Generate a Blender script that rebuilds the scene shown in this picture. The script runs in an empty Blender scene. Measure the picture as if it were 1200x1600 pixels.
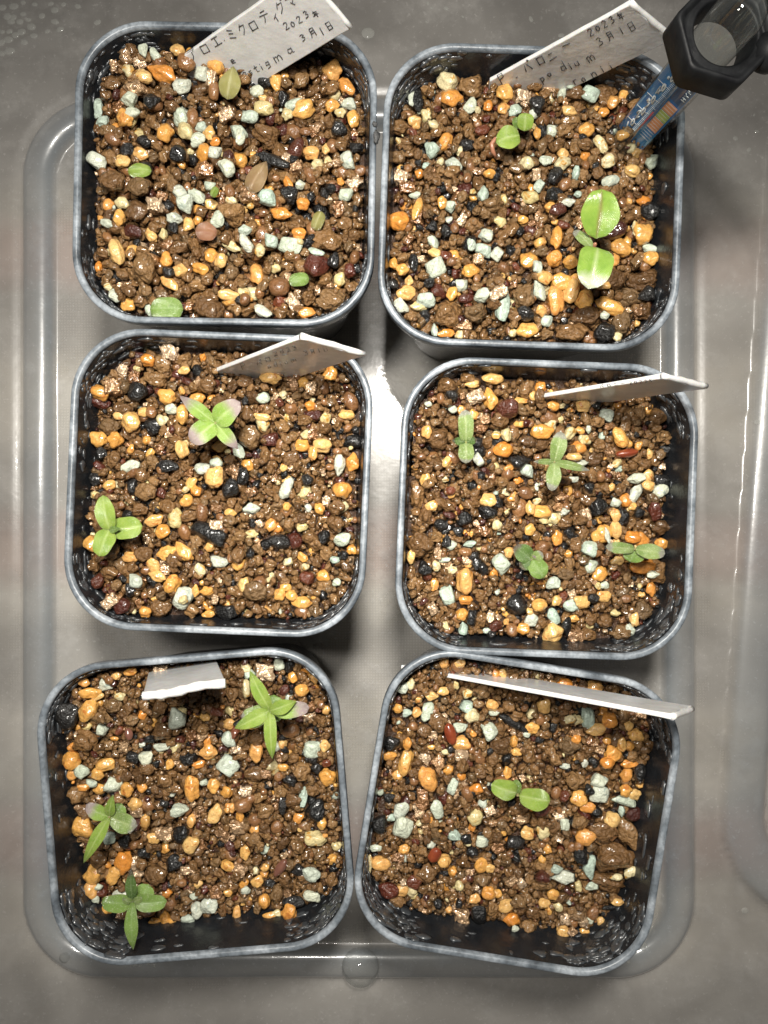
import bpy, math, random
import numpy as np
from mathutils import Vector, noise, Matrix

random.seed(7)
RNG = np.random.default_rng(11)
C = bpy.context.scene.collection
SC = bpy.context.scene
CM = 0.01                      # everything below is written in centimetres
PXC = 63.2                     # photo pixels per cm at the height of the pot rims
CAMZ = 19.0                    # camera height over the rims, cm

# ------------------------------------------------------------------ camera
cam_d = bpy.data.cameras.new("camera")
cam = bpy.data.objects.new("camera", cam_d)
C.objects.link(cam)
cam.location = (0, 0, CAMZ * CM)
cam_d.sensor_fit = 'HORIZONTAL'
cam_d.sensor_width = 36
cam_d.lens = 36 * CAMZ / (1200 / PXC)
cam_d.clip_start = 0.005
cam_d.clip_end = 20
SC.camera = cam

# ------------------------------------------------------------------ world (dim room) and lamp
w = bpy.data.worlds.new("World")
SC.world = w
w.use_nodes = True
w.node_tree.nodes["Background"].inputs[0].default_value = (1.0, 0.97, 0.93, 1)
w.node_tree.nodes["Background"].inputs[1].default_value = 0.09
for lx, ly, lz, en in ((0.007, 0.096, 0.272, 0.455), (-0.056, 0.046, 0.272, 0.18)):    # two small lamp heads side by side
    ld = bpy.data.lights.new("grow_lamp", 'AREA')
    ld.shape = 'DISK'
    ld.size = 0.036
    ld.energy = en
    ld.color = (1.0, 0.955, 0.88)
    ld.spread = math.radians(98)
    lamp = bpy.data.objects.new("grow_lamp", ld)
    C.objects.link(lamp)
    lamp.location = (lx, ly, lz)
    lamp.rotation_euler = (Vector((0.0, 0.0, -0.01)) - Vector(lamp.location)).to_track_quat('-Z', 'Y').to_euler()
SC.view_settings.view_transform = 'Standard'
SC.view_settings.look = 'None'
SC.view_settings.exposure = 0
SC.view_settings.gamma = 1

# ------------------------------------------------------------------ helpers
def at(px, py, z):
    """photo pixel + height (cm) -> point in cm"""
    k = (CAMZ - z) / CAMZ / PXC
    return Vector(((px - 600) * k, (800 - py) * k, z))

def tag(o, label=None, cat=None, group=None, kind=None):
    if label: o['label'] = label
    if cat: o['category'] = cat
    if group: o['group'] = group
    if kind: o['kind'] = kind
    return o

def thing(name, label, cat, loc=(0, 0, 0), rz=0, group=None):
    o = bpy.data.objects.new(name, None)
    o.empty_display_size = 0.01
    o.location = Vector(loc) * CM
    o.rotation_euler = (0, 0, rz)
    C.objects.link(o)
    return tag(o, label, cat, group)

def mesh(name, verts, faces, mats, smooth=True, midx=None):
    me = bpy.data.meshes.new(name)
    v = np.asarray(verts, dtype=np.float32) * CM
    me.from_pydata(v.tolist(), [], [list(map(int, f)) for f in faces])
    if not isinstance(mats, (list, tuple)): mats = [mats]
    for m in mats: me.materials.append(m)
    if smooth: me.polygons.foreach_set('use_smooth', np.ones(len(me.polygons), dtype=bool))
    if midx is not None: me.polygons.foreach_set('material_index', np.asarray(midx, dtype=np.int32))
    me.update()
    return me

def mesh_tris(name, V, F, mats, midx=None):
    """fast triangle mesh"""
    me = bpy.data.meshes.new(name)
    me.vertices.add(len(V)); me.vertices.foreach_set('co', (V * CM).astype(np.float32).ravel())
    me.loops.add(F.size); me.loops.foreach_set('vertex_index', F.astype(np.int32).ravel())
    me.polygons.add(len(F)); me.polygons.foreach_set('loop_start', np.arange(0, F.size, 3, dtype=np.int32))
    me.polygons.foreach_set('loop_total', np.full(len(F), 3, dtype=np.int32))
    for m in mats: me.materials.append(m)
    if midx is not None: me.polygons.foreach_set('material_index', midx.astype(np.int32))
    me.update(calc_edges=True)
    me.polygons.foreach_set('use_smooth', np.ones(len(F), dtype=bool))
    return me

def put(name, me, parent=None, loc=(0, 0, 0)):
    o = bpy.data.objects.new(name, me)
    o.location = Vector(loc) * CM
    if parent: o.parent = parent
    C.objects.link(o)
    return o

def bevel(o, width, seg=2):
    m = o.modifiers.new('bevel', 'BEVEL'); m.width = width * CM; m.segments = seg; m.limit_method = 'ANGLE'
    return o

def tube(path, rads, n=10, cap=True):
    V, F = [], []
    path = [Vector(p) for p in path]
    ref = None
    for i, p in enumerate(path):
        t = (path[min(i + 1, len(path) - 1)] - path[max(i - 1, 0)]).normalized()
        if ref is None:
            ref = Vector((1, 0, 0)) if abs(t.x) < .8 else Vector((0, 1, 0))
        a = (ref - t * ref.dot(t)).normalized(); b = t.cross(a); ref = a
        for k in range(n):
            an = 2 * math.pi * k / n
            V.append(p + (a * math.cos(an) + b * math.sin(an)) * rads[i])
        if i:
            o = (i - 1) * n
            for k in range(n):
                F.append((o + k, o + (k + 1) % n, o + n + (k + 1) % n, o + n + k))
    if cap:
        F.append(tuple(range(n - 1, -1, -1)))
        o = (len(path) - 1) * n
        F.append(tuple(range(o, o + n)))
    return V, F

# ------------------------------------------------------------------ materials
def newmat(name):
    m = bpy.data.materials.new(name); m.use_nodes = True
    nt = m.node_tree; nt.nodes.clear()
    out = nt.nodes.new('ShaderNodeOutputMaterial')
    return m, nt, out

def N(nt, typ, **kw):
    n = nt.nodes.new(typ)
    for k, v in kw.items(): setattr(n, k, v)
    return n

def bsdf(nt, col=(.5, .5, .5), rough=.5, spec=.5, coat=0, coatr=.1, metal=0, sss=0):
    b = nt.nodes.new('ShaderNodeBsdfPrincipled')
    b.inputs['Base Color'].default_value = (*col, 1)
    b.inputs['Roughness'].default_value = rough
    b.inputs['Specular IOR Level'].default_value = spec
    b.inputs['Coat Weight'].default_value = coat
    b.inputs['Coat Roughness'].default_value = coatr
    b.inputs['Metallic'].default_value = metal
    if sss:
        b.inputs['Subsurface Weight'].default_value = sss
        b.inputs['Subsurface Radius'].default_value = (1, .6, .3)
        b.inputs['Subsurface Scale'].default_value = .001
    return b

def pos_cm(nt, scale=(1, 1, 1)):
    g = N(nt, 'ShaderNodeNewGeometry')
    mp = N(nt, 'ShaderNodeMapping')
    mp.inputs['Scale'].default_value = tuple(100 * s for s in scale)
    nt.links.new(g.outputs['Position'], mp.inputs['Vector'])
    return mp.outputs[0]

def noise_n(nt, vec, scale, detail=3, rough=.6, dist=0):
    n = N(nt, 'ShaderNodeTexNoise')
    n.inputs['Scale'].default_value = scale; n.inputs['Detail'].default_value = detail
    n.inputs['Roughness'].default_value = rough; n.inputs['Distortion'].default_value = dist
    nt.links.new(vec, n.inputs['Vector'])
    return n.outputs['Fac']

def ramp(nt, fac, stops, interp='LINEAR'):
    r = N(nt, 'ShaderNodeValToRGB'); r.color_ramp.interpolation = interp
    e = r.color_ramp.elements
    while len(e) < len(stops): e.new(.5)
    for i, (p, c) in enumerate(stops):
        e[i].position = p; e[i].color = (*c, 1) if len(c) == 3 else c
    nt.links.new(fac, r.inputs[0])
    return r.outputs[0]

def mix(nt, fac, a, b, blend='MIX'):
    m = N(nt, 'ShaderNodeMix', data_type='RGBA', blend_type=blend)
    for sock, v in ((m.inputs[0], fac), (m.inputs[6], a), (m.inputs[7], b)):
        if isinstance(v, (int, float)): sock.default_value = v
        elif isinstance(v, tuple): sock.default_value = (*v, 1)
        else: nt.links.new(v, sock)
    return m.outputs[2]

def math_n(nt, op, a, b=0.0, clamp=False):
    m = N(nt, 'ShaderNodeMath', operation=op, use_clamp=clamp)
    for s, v in ((m.inputs[0], a), (m.inputs[1], b)):
        if isinstance(v, (int, float)): s.default_value = v
        else: nt.links.new(v, s)
    return m.outputs[0]

def bump(nt, b, h, dist_cm, strength=1.0, coat=True):
    bm = N(nt, 'ShaderNodeBump'); bm.inputs['Distance'].default_value = dist_cm * CM
    bm.inputs['Strength'].default_value = strength
    nt.links.new(h, bm.inputs['Height'])
    nt.links.new(bm.outputs[0], b.inputs['Normal'])
    if coat: nt.links.new(bm.outputs[0], b.inputs['Coat Normal'])

def rnd(nt):
    """one random number per grain, whether it is an object or an island of a joined mesh"""
    oi = N(nt, 'ShaderNodeObjectInfo'); g = N(nt, 'ShaderNodeNewGeometry')
    return math_n(nt, 'FRACT', math_n(nt, 'ADD', oi.outputs['Random'], g.outputs['Random Per Island']))

def grain_mat(name, cols, rough, spec, coat, bscale, bdist, spots=None, coatr=.12, metal=0, sss=0, vor=False, cscale=11):
    m, nt, out = newmat(name)
    b = bsdf(nt, rough=rough, spec=spec, coat=coat, coatr=coatr, metal=metal, sss=sss)
    p = pos_cm(nt)
    n = len(cols)
    base = ramp(nt, rnd(nt), [(i / (n - 1), c) for i, c in enumerate(cols)])
    mott = ramp(nt, noise_n(nt, p, 9, 5, .75), [(.3, (.62, .6, .58)), (.7, (1.25, 1.25, 1.25))])
    col = mix(nt, 1.0, base, mott, 'MULTIPLY')
    if spots:
        f = ramp(nt, noise_n(nt, p, 5, 2, .5, .8), [(spots[1], (0, 0, 0)), (spots[1] + .08, (1, 1, 1))])
        col = mix(nt, f, col, spots[0])
    nt.links.new(col, b.inputs['Base Color'])
    h = noise_n(nt, p, bscale, 2, .55)
    if vor:
        v = N(nt, 'ShaderNodeTexVoronoi'); v.inputs['Scale'].default_value = bscale * .55
        nt.links.new(p, v.inputs['Vector'])
        h = math_n(nt, 'ADD', h, math_n(nt, 'MULTIPLY', v.outputs['Distance'], -.9))
    bump(nt, b, h, bdist, coat=False)
    if coat:          # the water film on the grain is smoother than the grain
        cb = N(nt, 'ShaderNodeBump'); cb.inputs['Distance'].default_value = .022 * CM
        nt.links.new(noise_n(nt, p, cscale, 1, .4), cb.inputs['Height'])
        nt.links.new(cb.outputs[0], b.inputs['Coat Normal'])
    nt.links.new(b.outputs[0], out.inputs[0])
    return m

M = {}
M['B'] = grain_mat('wet_brown_clay', [(.10, .050, .018), (.22, .116, .042), (.15, .077, .028), (.27, .150, .058), (.14, .085, .038)], .5, .35, .75, 15, .06, vor=True, coatr=.09, cscale=14)
M['b'] = grain_mat('smooth_brown_clay', [(.18, .085, .035), (.27, .13, .05)], .32, .5, .9, 14, .035, coatr=.07)
M['o'] = grain_mat('orange_pumice', [(.62, .29, .06), (.72, .40, .11), (.62, .24, .04), (.72, .47, .18), (.66, .34, .08)], .34, .5, .9, 11, .035,
                   spots=((.46, .17, .035), .62), sss=.12, coatr=.08)
M['y'] = grain_mat('pale_yellow_pumice', [(.62, .50, .22), (.68, .60, .36), (.55, .45, .20)], .4, .5, .6, 14, .035, spots=((.50, .27, .06), .58), coatr=.1)
M['w'] = grain_mat('pale_green_zeolite', [(.48, .55, .43), (.56, .58, .48), (.40, .51, .43), (.60, .62, .48)], .5, .4, .3, 13, .05,
                   spots=((.36, .42, .36), .62))
M['k'] = grain_mat('black_charcoal', [(.007, .007, .007), (.012, .012, .012), (.018, .017, .016)], .4, .4, .6, 13, .08, coatr=.10)
M['v'] = grain_mat('golden_vermiculite', [(.34, .17, .07), (.24, .11, .04), (.55, .36, .20), (.76, .57, .38), (.42, .22, .09)], .25, .9, 1.0, 13, .06, metal=.4, vor=True, coatr=.08)
M['r'] = grain_mat('dark_red_bark', [(.10, .022, .010), (.05, .014, .010), (.16, .045, .018)], .4, .5, .7, 13, .07, coatr=.06)

def simple(name, col, rough=.4, spec=.5, coat=0, bs=0, bd=0, var=None, sss=0, coatr=.1):
    m, nt, out = newmat(name)
    b = bsdf(nt, col, rough, spec, coat, coatr, sss=sss)
    p = pos_cm(nt)
    if var:
        c = ramp(nt, noise_n(nt, p, var[1], 5, .65), [(.3, col), (.7, var[0])])
        nt.links.new(c, b.inputs['Base Color'])
    if bs: bump(nt, b, noise_n(nt, p, bs, 4, .6), bd)
    nt.links.new(b.outputs[0], out.inputs[0])
    return m

M['potwall'] = simple('black_pot_plastic', (.010, .011, .013), .26, .5, 0, 5, .02, ((.02, .022, .025), 1.5))
M['bed'] = simple('dark_soil_bed', (.035, .017, .008), .5, .4, .3, 10, .08, ((.07, .032, .014), 6))  # dark brown soil sheet below the loose grains
M['rubber'] = simple('black_rubber', (.004, .004, .005), .5, .2, 0, 6, .008, ((.014, .015, .016), 2.5))
M['ink'] = simple('faded_black_marker', (.07, .07, .075), .7, .1)
M['ink_faint'] = simple('nearly_gone_marker', (.36, .35, .34), .7, .1)
M['white_print'] = simple('white_print', (.88, .93, .95), .5)
M['card_blue'] = simple('blue_card', (.02, .17, .55), .5, .3, 0, 0, 0, ((.03, .30, .62), .9))
M['card_navy'] = simple('navy_card', (.05, .12, .26), .5)
M['orange_band'] = simple('orange_band', (.95, .42, .2), .5)
M['green_band'] = simple('green_band', (.5, .66, .16), .5)
M['red_line'] = simple('red_spirit', (.6, .04, .07), .3)
M['stem'] = simple('seedling_stem', (.26, .30, .09), .4, .5, .2, sss=.2, var=((.22, .14, .09), 4))
M['pink_stem'] = simple('pink_brown_stem', (.38, .17, .10), .35, .5, .4)
M['debris'] = simple('grey_black_grit', (.03, .03, .03), .5, .4, 0, 14, .04, ((.12, .12, .12), 8))

# scuffed lip of the pots
m, nt, out = newmat('scuffed_grey_rim'); M['rim'] = m
b = bsdf(nt, rough=.36, spec=.6)
p = pos_cm(nt)
c = ramp(nt, noise_n(nt, p, .9, 5, .6, .4), [(.30, (.05, .06, .072)), (.48, (.16, .185, .21)), (.70, (.42, .46, .50))])
fl = ramp(nt, noise_n(nt, p, 9, 3, .6), [(.35, (.72, .72, .72)), (.6, (1.1, 1.1, 1.1))])
nt.links.new(mix(nt, 1.0, c, fl, 'MULTIPLY'), b.inputs['Base Color'])
bump(nt, b, noise_n(nt, p, 6, 3, .6), .008)
nt.links.new(b.outputs[0], out.inputs[0])

# water beads on the walls
m, nt, out = newmat('water_bead'); M['bead'] = m
b = bsdf(nt, (.05, .056, .062), .33, 1.0, .5, .14)
bump(nt, b, noise_n(nt, pos_cm(nt), 6, 2, .5), .02)
nt.links.new(b.outputs[0], out.inputs[0])

# white plastic plant label
m, nt, out = newmat('wet_white_label'); M['label'] = m
b = bsdf(nt, (.72, .73, .72), .30, .5, .35, .12, sss=.25)
p = pos_cm(nt)
c = ramp(nt, noise_n(nt, p, 2.2, 5, .6), [(.3, (.66, .66, .65)), (.7, (.80, .80, .79))])
nt.links.new(c, b.inputs['Base Color'])
bump(nt, b, noise_n(nt, p, 5, 3, .5), .012)
nt.links.new(b.outputs[0], out.inputs[0])

# leaves
def leaf_mat(name, c0, c1, rib, tipc=None, tip_at=.7, rough=.33, speck=0.0):
    m, nt, out = newmat(name)
    b = bsdf(nt, rough=rough, spec=.5, coat=.6, coatr=.12, sss=.15)
    b.inputs['Subsurface Radius'].default_value = (.6, 1, .2)
    p = pos_cm(nt)
    al = N(nt, 'ShaderNodeAttribute', attribute_name='along').outputs['Fac']
    ac = N(nt, 'ShaderNodeAttribute', attribute_name='across').outputs['Fac']
    col = ramp(nt, noise_n(nt, p, 4, 4, .6), [(.3, c0), (.7, c1)])
    ribf = ramp(nt, math_n(nt, 'ABSOLUTE', ac), [(.0, (1, 1, 1)), (.09, (.5, .5, .5)), (.2, (0, 0, 0))])
    col = mix(nt, math_n(nt, 'MULTIPLY', ribf, .75), col, rib)
    if tipc:
        f = math_n(nt, 'ADD', al, math_n(nt, 'MULTIPLY', noise_n(nt, p, 5, 3, .6), .3))
        f = ramp(nt, f, [(tip_at + .05, (0, 0, 0)), (min(tip_at + .3, 1), (1, 1, 1))])
        col = mix(nt, math_n(nt, 'MULTIPLY', f, .85), col, tipc)
    if speck:
        f = ramp(nt, noise_n(nt, p, 30, 2, .6), [(.55, (0, 0, 0)), (.68, (1, 1, 1))])
        col = mix(nt, math_n(nt, 'MULTIPLY', f, speck), col, (.6, .66, .45))
    nt.links.new(col, b.inputs['Base Color'])
    # faint side veins
    wv = N(nt, 'ShaderNodeTexWave'); wv.inputs['Scale'].default_value = 3; wv.inputs['Distortion'].default_value = 2
    cb = N(nt, 'ShaderNodeCombineXYZ')
    nt.links.new(math_n(nt, 'SUBTRACT', math_n(nt, 'MULTIPLY', al, 3), math_n(nt, 'ABSOLUTE', ac)), cb.inputs[0])
    nt.links.new(cb.outputs[0], wv.inputs[0])
    bump(nt, b, math_n(nt, 'ADD', wv.outputs['Fac'], noise_n(nt, p, 14, 3, .6)), .006)
    nt.links.new(b.outputs[0], out.inputs[0])
    return m
M['leaf'] = leaf_mat('fresh_green_leaf', (.20, .32, .045), (.32, .43, .085), (.42, .52, .18), speck=.2)
M['leaf_purple'] = leaf_mat('green_leaf_purple_tip', (.20, .34, .05), (.32, .46, .10), (.42, .54, .2), (.36, .25, .29), .62, speck=.3)
M['leaf_grey'] = leaf_mat('grey_green_leaf', (.18, .27, .07), (.29, .38, .13), (.38, .46, .2), (.30, .28, .25), .85, speck=.5)
M['leaf_dull'] = leaf_mat('dull_green_leaf', (.15, .25, .05), (.22, .34, .08), (.26, .38, .14), speck=.35)
M['leaf_dark'] = leaf_mat('dark_green_leaf', (.07, .14, .03), (.12, .20, .05), (.18, .26, .1), (.12, .08, .07), .8, speck=.3)
M['leaf_olive'] = leaf_mat('olive_leaf', (.26, .24, .07), (.36, .34, .13), (.46, .44, .22))
M['leaf_brown'] = leaf_mat('brown_leaf', (.24, .15, .07), (.32, .22, .11), (.40, .28, .16))
M['leaf_pink'] = leaf_mat('pink_brown_leaf', (.27, .12, .065), (.36, .18, .10), (.34, .18, .10))
M['leaf_big'] = leaf_mat('glossy_green_leaf', (.17, .30, .04), (.27, .40, .07), (.20, .14, .06), (.36, .44, .18), .95, rough=.25)
M['leaf_big2'] = leaf_mat('pale_edged_green_leaf', (.18, .31, .045), (.28, .42, .08), (.40, .48, .22), (.52, .54, .42), .72, rough=.25)
M['seedmat'] = simple('glossy_red_seed', (.16, .028, .012), .22, .6, .5, 8, .01, ((.26, .06, .02), 3))
M['seedbrown'] = simple('glossy_brown_seed', (.13, .05, .035), .25, .6, .5, 8, .01, ((.2, .09, .06), 3))

# clear and frosted plastic, glass, bubble film
def clear_mat(name, tint, fac_face, fac_edge, col, rough, rough2=None, zones=False, ior=1.45, bs=0, bd=0, spots=None, boost=1.0):
    m, nt, out = newmat(name)
    t = N(nt, 'ShaderNodeBsdfTransparent'); t.inputs[0].default_value = (*tint, 1)
    df = N(nt, 'ShaderNodeBsdfDiffuse'); df.inputs[0].default_value = (*col, 1)
    p = pos_cm(nt)
    lw = N(nt, 'ShaderNodeLayerWeight'); lw.inputs['Blend'].default_value = .35
    f = math_n(nt, 'ADD', math_n(nt, 'MULTIPLY', lw.outputs['Facing'], fac_edge - fac_face), fac_face, True)
    if spots:
        s = ramp(nt, noise_n(nt, p, spots[0], 6, .7), [(spots[1], (0, 0, 0)), (spots[1] + .2, (1, 1, 1))])
        f = math_n(nt, 'ADD', f, math_n(nt, 'MULTIPLY', s, spots[2]), True)
    if zones:       # frosted outside, clearer floor inside, thick bluish plastic in the ridges
        zi = N(nt, 'ShaderNodeAttribute', attribute_name='inside').outputs['Fac']
        zr = N(nt, 'ShaderNodeAttribute', attribute_name='ridge').outputs['Fac']
        f = math_n(nt, 'SUBTRACT', f, math_n(nt, 'MULTIPLY', zi, .14), True)
        f = math_n(nt, 'ADD', f, math_n(nt, 'MULTIPLY', zr, .14), True)
        sp = ramp(nt, noise_n(nt, p, 7, 4, .7), [(.60, (0, 0, 0)), (.68, (1, 1, 1))])
        f = math_n(nt, 'ADD', f, math_n(nt, 'MULTIPLY', sp, .22), True)
        painted_refl = ramp(nt, noise_n(nt, p, .35, 3, .55, .5), [(.35, (.78, .78, .78)), (.65, (1.2, 1.2, 1.2))])  # soft cloudy reflections painted into the plastic's colour
        cc = mix(nt, 1.0, mix(nt, zi, col, (.66, .655, .64)), painted_refl, 'MULTIPLY')
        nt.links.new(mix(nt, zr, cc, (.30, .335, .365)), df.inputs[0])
    mx = N(nt, 'ShaderNodeMixShader')
    nt.links.new(f, mx.inputs[0]); nt.links.new(t.outputs[0], mx.inputs[1]); nt.links.new(df.outputs[0], mx.inputs[2])
    g = N(nt, 'ShaderNodeBsdfGlossy'); g.inputs['Roughness'].default_value = rough
    fr = N(nt, 'ShaderNodeLayerWeight'); fr.inputs['Blend'].default_value = .5
    f0 = ((ior - 1) / (ior + 1)) ** 2
    fres = math_n(nt, 'ADD', math_n(nt, 'MULTIPLY', math_n(nt, 'POWER', fr.outputs['Facing'], 5.0), 1 - f0), f0, True)
    bms = []
    if bs:
        bm = N(nt, 'ShaderNodeBump'); bm.inputs['Distance'].default_value = bd * CM
        nt.links.new(noise_n(nt, p, bs, 4, .6), bm.inputs['Height']); bms = [g, fr]
    gl = g.outputs[0]
    if rough2:
        g2 = N(nt, 'ShaderNodeBsdfGlossy'); g2.inputs['Roughness'].default_value = rough2
        mg = N(nt, 'ShaderNodeMixShader'); mg.inputs[0].default_value = .6
        nt.links.new(g.outputs[0], mg.inputs[1]); nt.links.new(g2.outputs[0], mg.inputs[2]); gl = mg.outputs[0]
        if bs: bms.append(g2)
    for q in bms: nt.links.new(bm.outputs[0], q.inputs['Normal'])
    m2 = N(nt, 'ShaderNodeMixShader')
    nt.links.new(math_n(nt, 'MULTIPLY', fres, boost, True), m2.inputs[0])
    nt.links.new(mx.outputs[0], m2.inputs[1]); nt.links.new(gl, m2.inputs[2])
    nt.links.new(m2.outputs[0], out.inputs[0])
    return m
M['glass'] = clear_mat('clear_glass', (.97, .99, .98), .02, .22, (.16, .17, .17), .03, ior=1.5)
M['film'] = clear_mat('water_bubble_film', (.96, .97, .97), .02, .22, (.10, .105, .105), .03, ior=1.35)
M['drop'] = clear_mat('water_drop', (.98, .99, .99), .30, .12, (.62, .62, .58), .05, ior=1.4)

# ------------------------------------------------------------------ setting: table and moulded clear tray
FLOOR = -7.0
m, nt, out = newmat('blurred_beige_cloth'); 
b = bsdf(nt, rough=.8, spec=.2)
p = pos_cm(nt)
sep = N(nt, 'ShaderNodeSeparateXYZ'); nt.links.new(p, sep.inputs[0])
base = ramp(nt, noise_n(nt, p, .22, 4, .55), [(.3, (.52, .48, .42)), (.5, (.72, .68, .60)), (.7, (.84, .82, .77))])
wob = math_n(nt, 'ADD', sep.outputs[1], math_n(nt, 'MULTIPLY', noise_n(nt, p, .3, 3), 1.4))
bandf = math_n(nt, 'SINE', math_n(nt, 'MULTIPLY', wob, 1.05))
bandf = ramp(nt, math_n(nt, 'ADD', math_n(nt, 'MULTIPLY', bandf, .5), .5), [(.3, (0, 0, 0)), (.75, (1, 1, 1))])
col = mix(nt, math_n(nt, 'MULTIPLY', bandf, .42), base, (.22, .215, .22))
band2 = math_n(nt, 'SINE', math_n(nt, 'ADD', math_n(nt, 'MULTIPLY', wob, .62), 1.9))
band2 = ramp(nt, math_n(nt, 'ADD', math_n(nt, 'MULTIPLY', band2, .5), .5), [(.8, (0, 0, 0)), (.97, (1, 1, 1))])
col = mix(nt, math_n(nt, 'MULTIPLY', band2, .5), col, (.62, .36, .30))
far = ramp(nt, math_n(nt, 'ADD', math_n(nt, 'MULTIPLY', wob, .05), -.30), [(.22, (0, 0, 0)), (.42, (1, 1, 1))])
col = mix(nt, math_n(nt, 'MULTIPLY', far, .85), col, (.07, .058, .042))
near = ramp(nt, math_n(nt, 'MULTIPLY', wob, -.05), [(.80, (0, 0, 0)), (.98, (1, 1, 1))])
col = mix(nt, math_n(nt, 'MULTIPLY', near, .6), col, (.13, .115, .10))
wv = N(nt, 'ShaderNodeTexWave', bands_direction='X'); wv.inputs['Scale'].default_value = 3.2; wv.inputs['Distortion'].default_value = 1.5
wv2 = N(nt, 'ShaderNodeTexWave', bands_direction='Y'); wv2.inputs['Scale'].default_value = 3.2; wv2.inputs['Distortion'].default_value = 1.5
nt.links.new(p, wv.inputs[0]); nt.links.new(p, wv2.inputs[0])
weave = math_n(nt, 'MULTIPLY', wv.outputs['Fac'], wv2.outputs['Fac'])
col = mix(nt, 1.0, col, ramp(nt, weave, [(0, (.86, .86, .86)), (1, (1.1, 1.1, 1.1))]), 'MULTIPLY')
nt.links.new(col, b.inputs['Base Color'])
nt.links.new(b.outputs[0], out.inputs[0])
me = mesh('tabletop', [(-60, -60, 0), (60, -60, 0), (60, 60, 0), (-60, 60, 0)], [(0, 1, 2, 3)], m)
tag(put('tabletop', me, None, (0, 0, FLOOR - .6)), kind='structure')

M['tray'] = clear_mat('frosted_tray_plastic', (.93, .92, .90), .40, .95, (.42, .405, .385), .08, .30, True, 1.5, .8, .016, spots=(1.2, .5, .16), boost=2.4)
def sdrr(X, Y, cx, cy, hx, hy, r, rot=0):
    c, s = math.cos(rot), math.sin(rot)
    x = (X - cx) * c + (Y - cy) * s; y = -(X - cx) * s + (Y - cy) * c
    qx = np.abs(x) - (hx - r); qy = np.abs(y) - (hy - r)
    return np.hypot(np.maximum(qx, 0), np.maximum(qy, 0)) + np.minimum(np.maximum(qx, qy), 0) - r
def ss(t):
    t = np.clip(t, 0, 1); return t * t * (3 - 2 * t)
xs = np.arange(-16, 18.01, .1); ys = np.arange(-20, 20.01, .1)
X, Y = np.meshgrid(xs, ys)
d1 = sdrr(X, Y, -.85, -.87, 11.32, 14.83, 2.7)
d2 = sdrr(X, Y, 22.3, .3, 10.2, 14.6, 3.6, -.075)
def ridge(d, wdt, hgt):      # half-round moulding just inside the outline
    t = (d + wdt / 2) / (wdt / 2)
    return hgt * np.sqrt(np.clip(1 - t * t, 0, 1)) ** .9
Z = ridge(d1, 1.05, .42) + .10 * ss((d1) / .5)
Z = np.maximum(Z, .10 * ss(d1 / .5) + ridge(d2, 1.5, .45)) + .05 * ss((-d2 - 1.5) / .4)
Z += .018 * np.sin(X * .8 + .6 * np.sin(Y * .3)) 
ny, nx = X.shape
V = np.stack([X.ravel(), Y.ravel(), Z.ravel() + FLOOR], 1)
idx = np.arange(ny * nx).reshape(ny, nx)
a, b_, c_, d_ = idx[:-1, :-1].ravel(), idx[:-1, 1:].ravel(), idx[1:, 1:].ravel(), idx[1:, :-1].ravel()
F = np.concatenate([np.stack([a, b_, c_], 1), np.stack([a, c_, d_], 1)])
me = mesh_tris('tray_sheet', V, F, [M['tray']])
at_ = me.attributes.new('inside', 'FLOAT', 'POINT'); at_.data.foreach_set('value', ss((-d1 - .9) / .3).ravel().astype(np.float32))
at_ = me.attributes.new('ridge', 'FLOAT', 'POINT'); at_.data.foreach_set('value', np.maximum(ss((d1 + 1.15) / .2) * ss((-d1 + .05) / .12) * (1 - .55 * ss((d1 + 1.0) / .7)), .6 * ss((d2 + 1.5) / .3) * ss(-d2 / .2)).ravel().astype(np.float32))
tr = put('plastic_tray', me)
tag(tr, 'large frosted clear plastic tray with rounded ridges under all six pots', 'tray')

# ------------------------------------------------------------------ pots
POTS = {  # cx, cy px, half size cm, rotation deg, label
 'TL': (350.5, 270, 3.74, -1.0, 'black square pot at top left, holding coarse soil and small flat seed leaves'),
 'TR': (831, 306.5, 3.74, -2.0, 'black square pot at top right with the thermometer standing in it'),
 'ML': (340.5, 754.5, 3.74, -2.4, 'black square pot in the left middle, between two other pots'),
 'MR': (855, 795, 3.68, -2.2, 'black square pot in the right middle, holding four tiny seedlings'),
 'BL': (304.5, 1262, 3.76, 4.8, 'black square pot at bottom left holding three long leaved seedlings'),
 'BR': (809, 1272, 3.74, -9.3, 'black square pot at bottom right, turned clockwise, with one round leaved seedling'),
}
CR = 1.75
def rsq(h, r, z, n=14):
    pts = []
    for q, (sx, sy) in enumerate(((1, 1), (-1, 1), (-1, -1), (1, -1))):
        for k in range(n + 1):
            an = (q * 90 + 90 * k / n) * math.pi / 180
            pts.append((sx * (h - r) + r * math.cos(an), sy * (h - r) + r * math.sin(an), z))
    # slightly bowed sides
    out = []
    for x, y, zz in pts:
        out.append((x, y, zz))
    return out
def loft(rings, closed_bottom=False):
    n = len(rings[0]); V = [p for r in rings for p in r]; F = []
    for i in range(len(rings) - 1):
        for k in range(n):
            F.append((i * n + k, i * n + (k + 1) % n, (i + 1) * n + (k + 1) % n, (i + 1) * n + k))
    if closed_bottom: F.append(tuple(range((len(rings) - 1) * n, len(rings) * n)))
    return V, F
def inner_half(h, depth): return h - .17 - .125 * depth

BASE_TRI = {}
def ico(sub):
    import bmesh
    if sub in BASE_TRI: return BASE_TRI[sub]
    bm = bmesh.new(); bmesh.ops.create_icosphere(bm, subdivisions=sub, radius=1)
    bm.verts.ensure_lookup_table()
    V = np.array([v.co[:] for v in bm.verts]); F = np.array([[v.index for v in f.verts] for f in bm.faces])
    bm.free(); BASE_TRI[sub] = (V, F); return V, F

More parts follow.
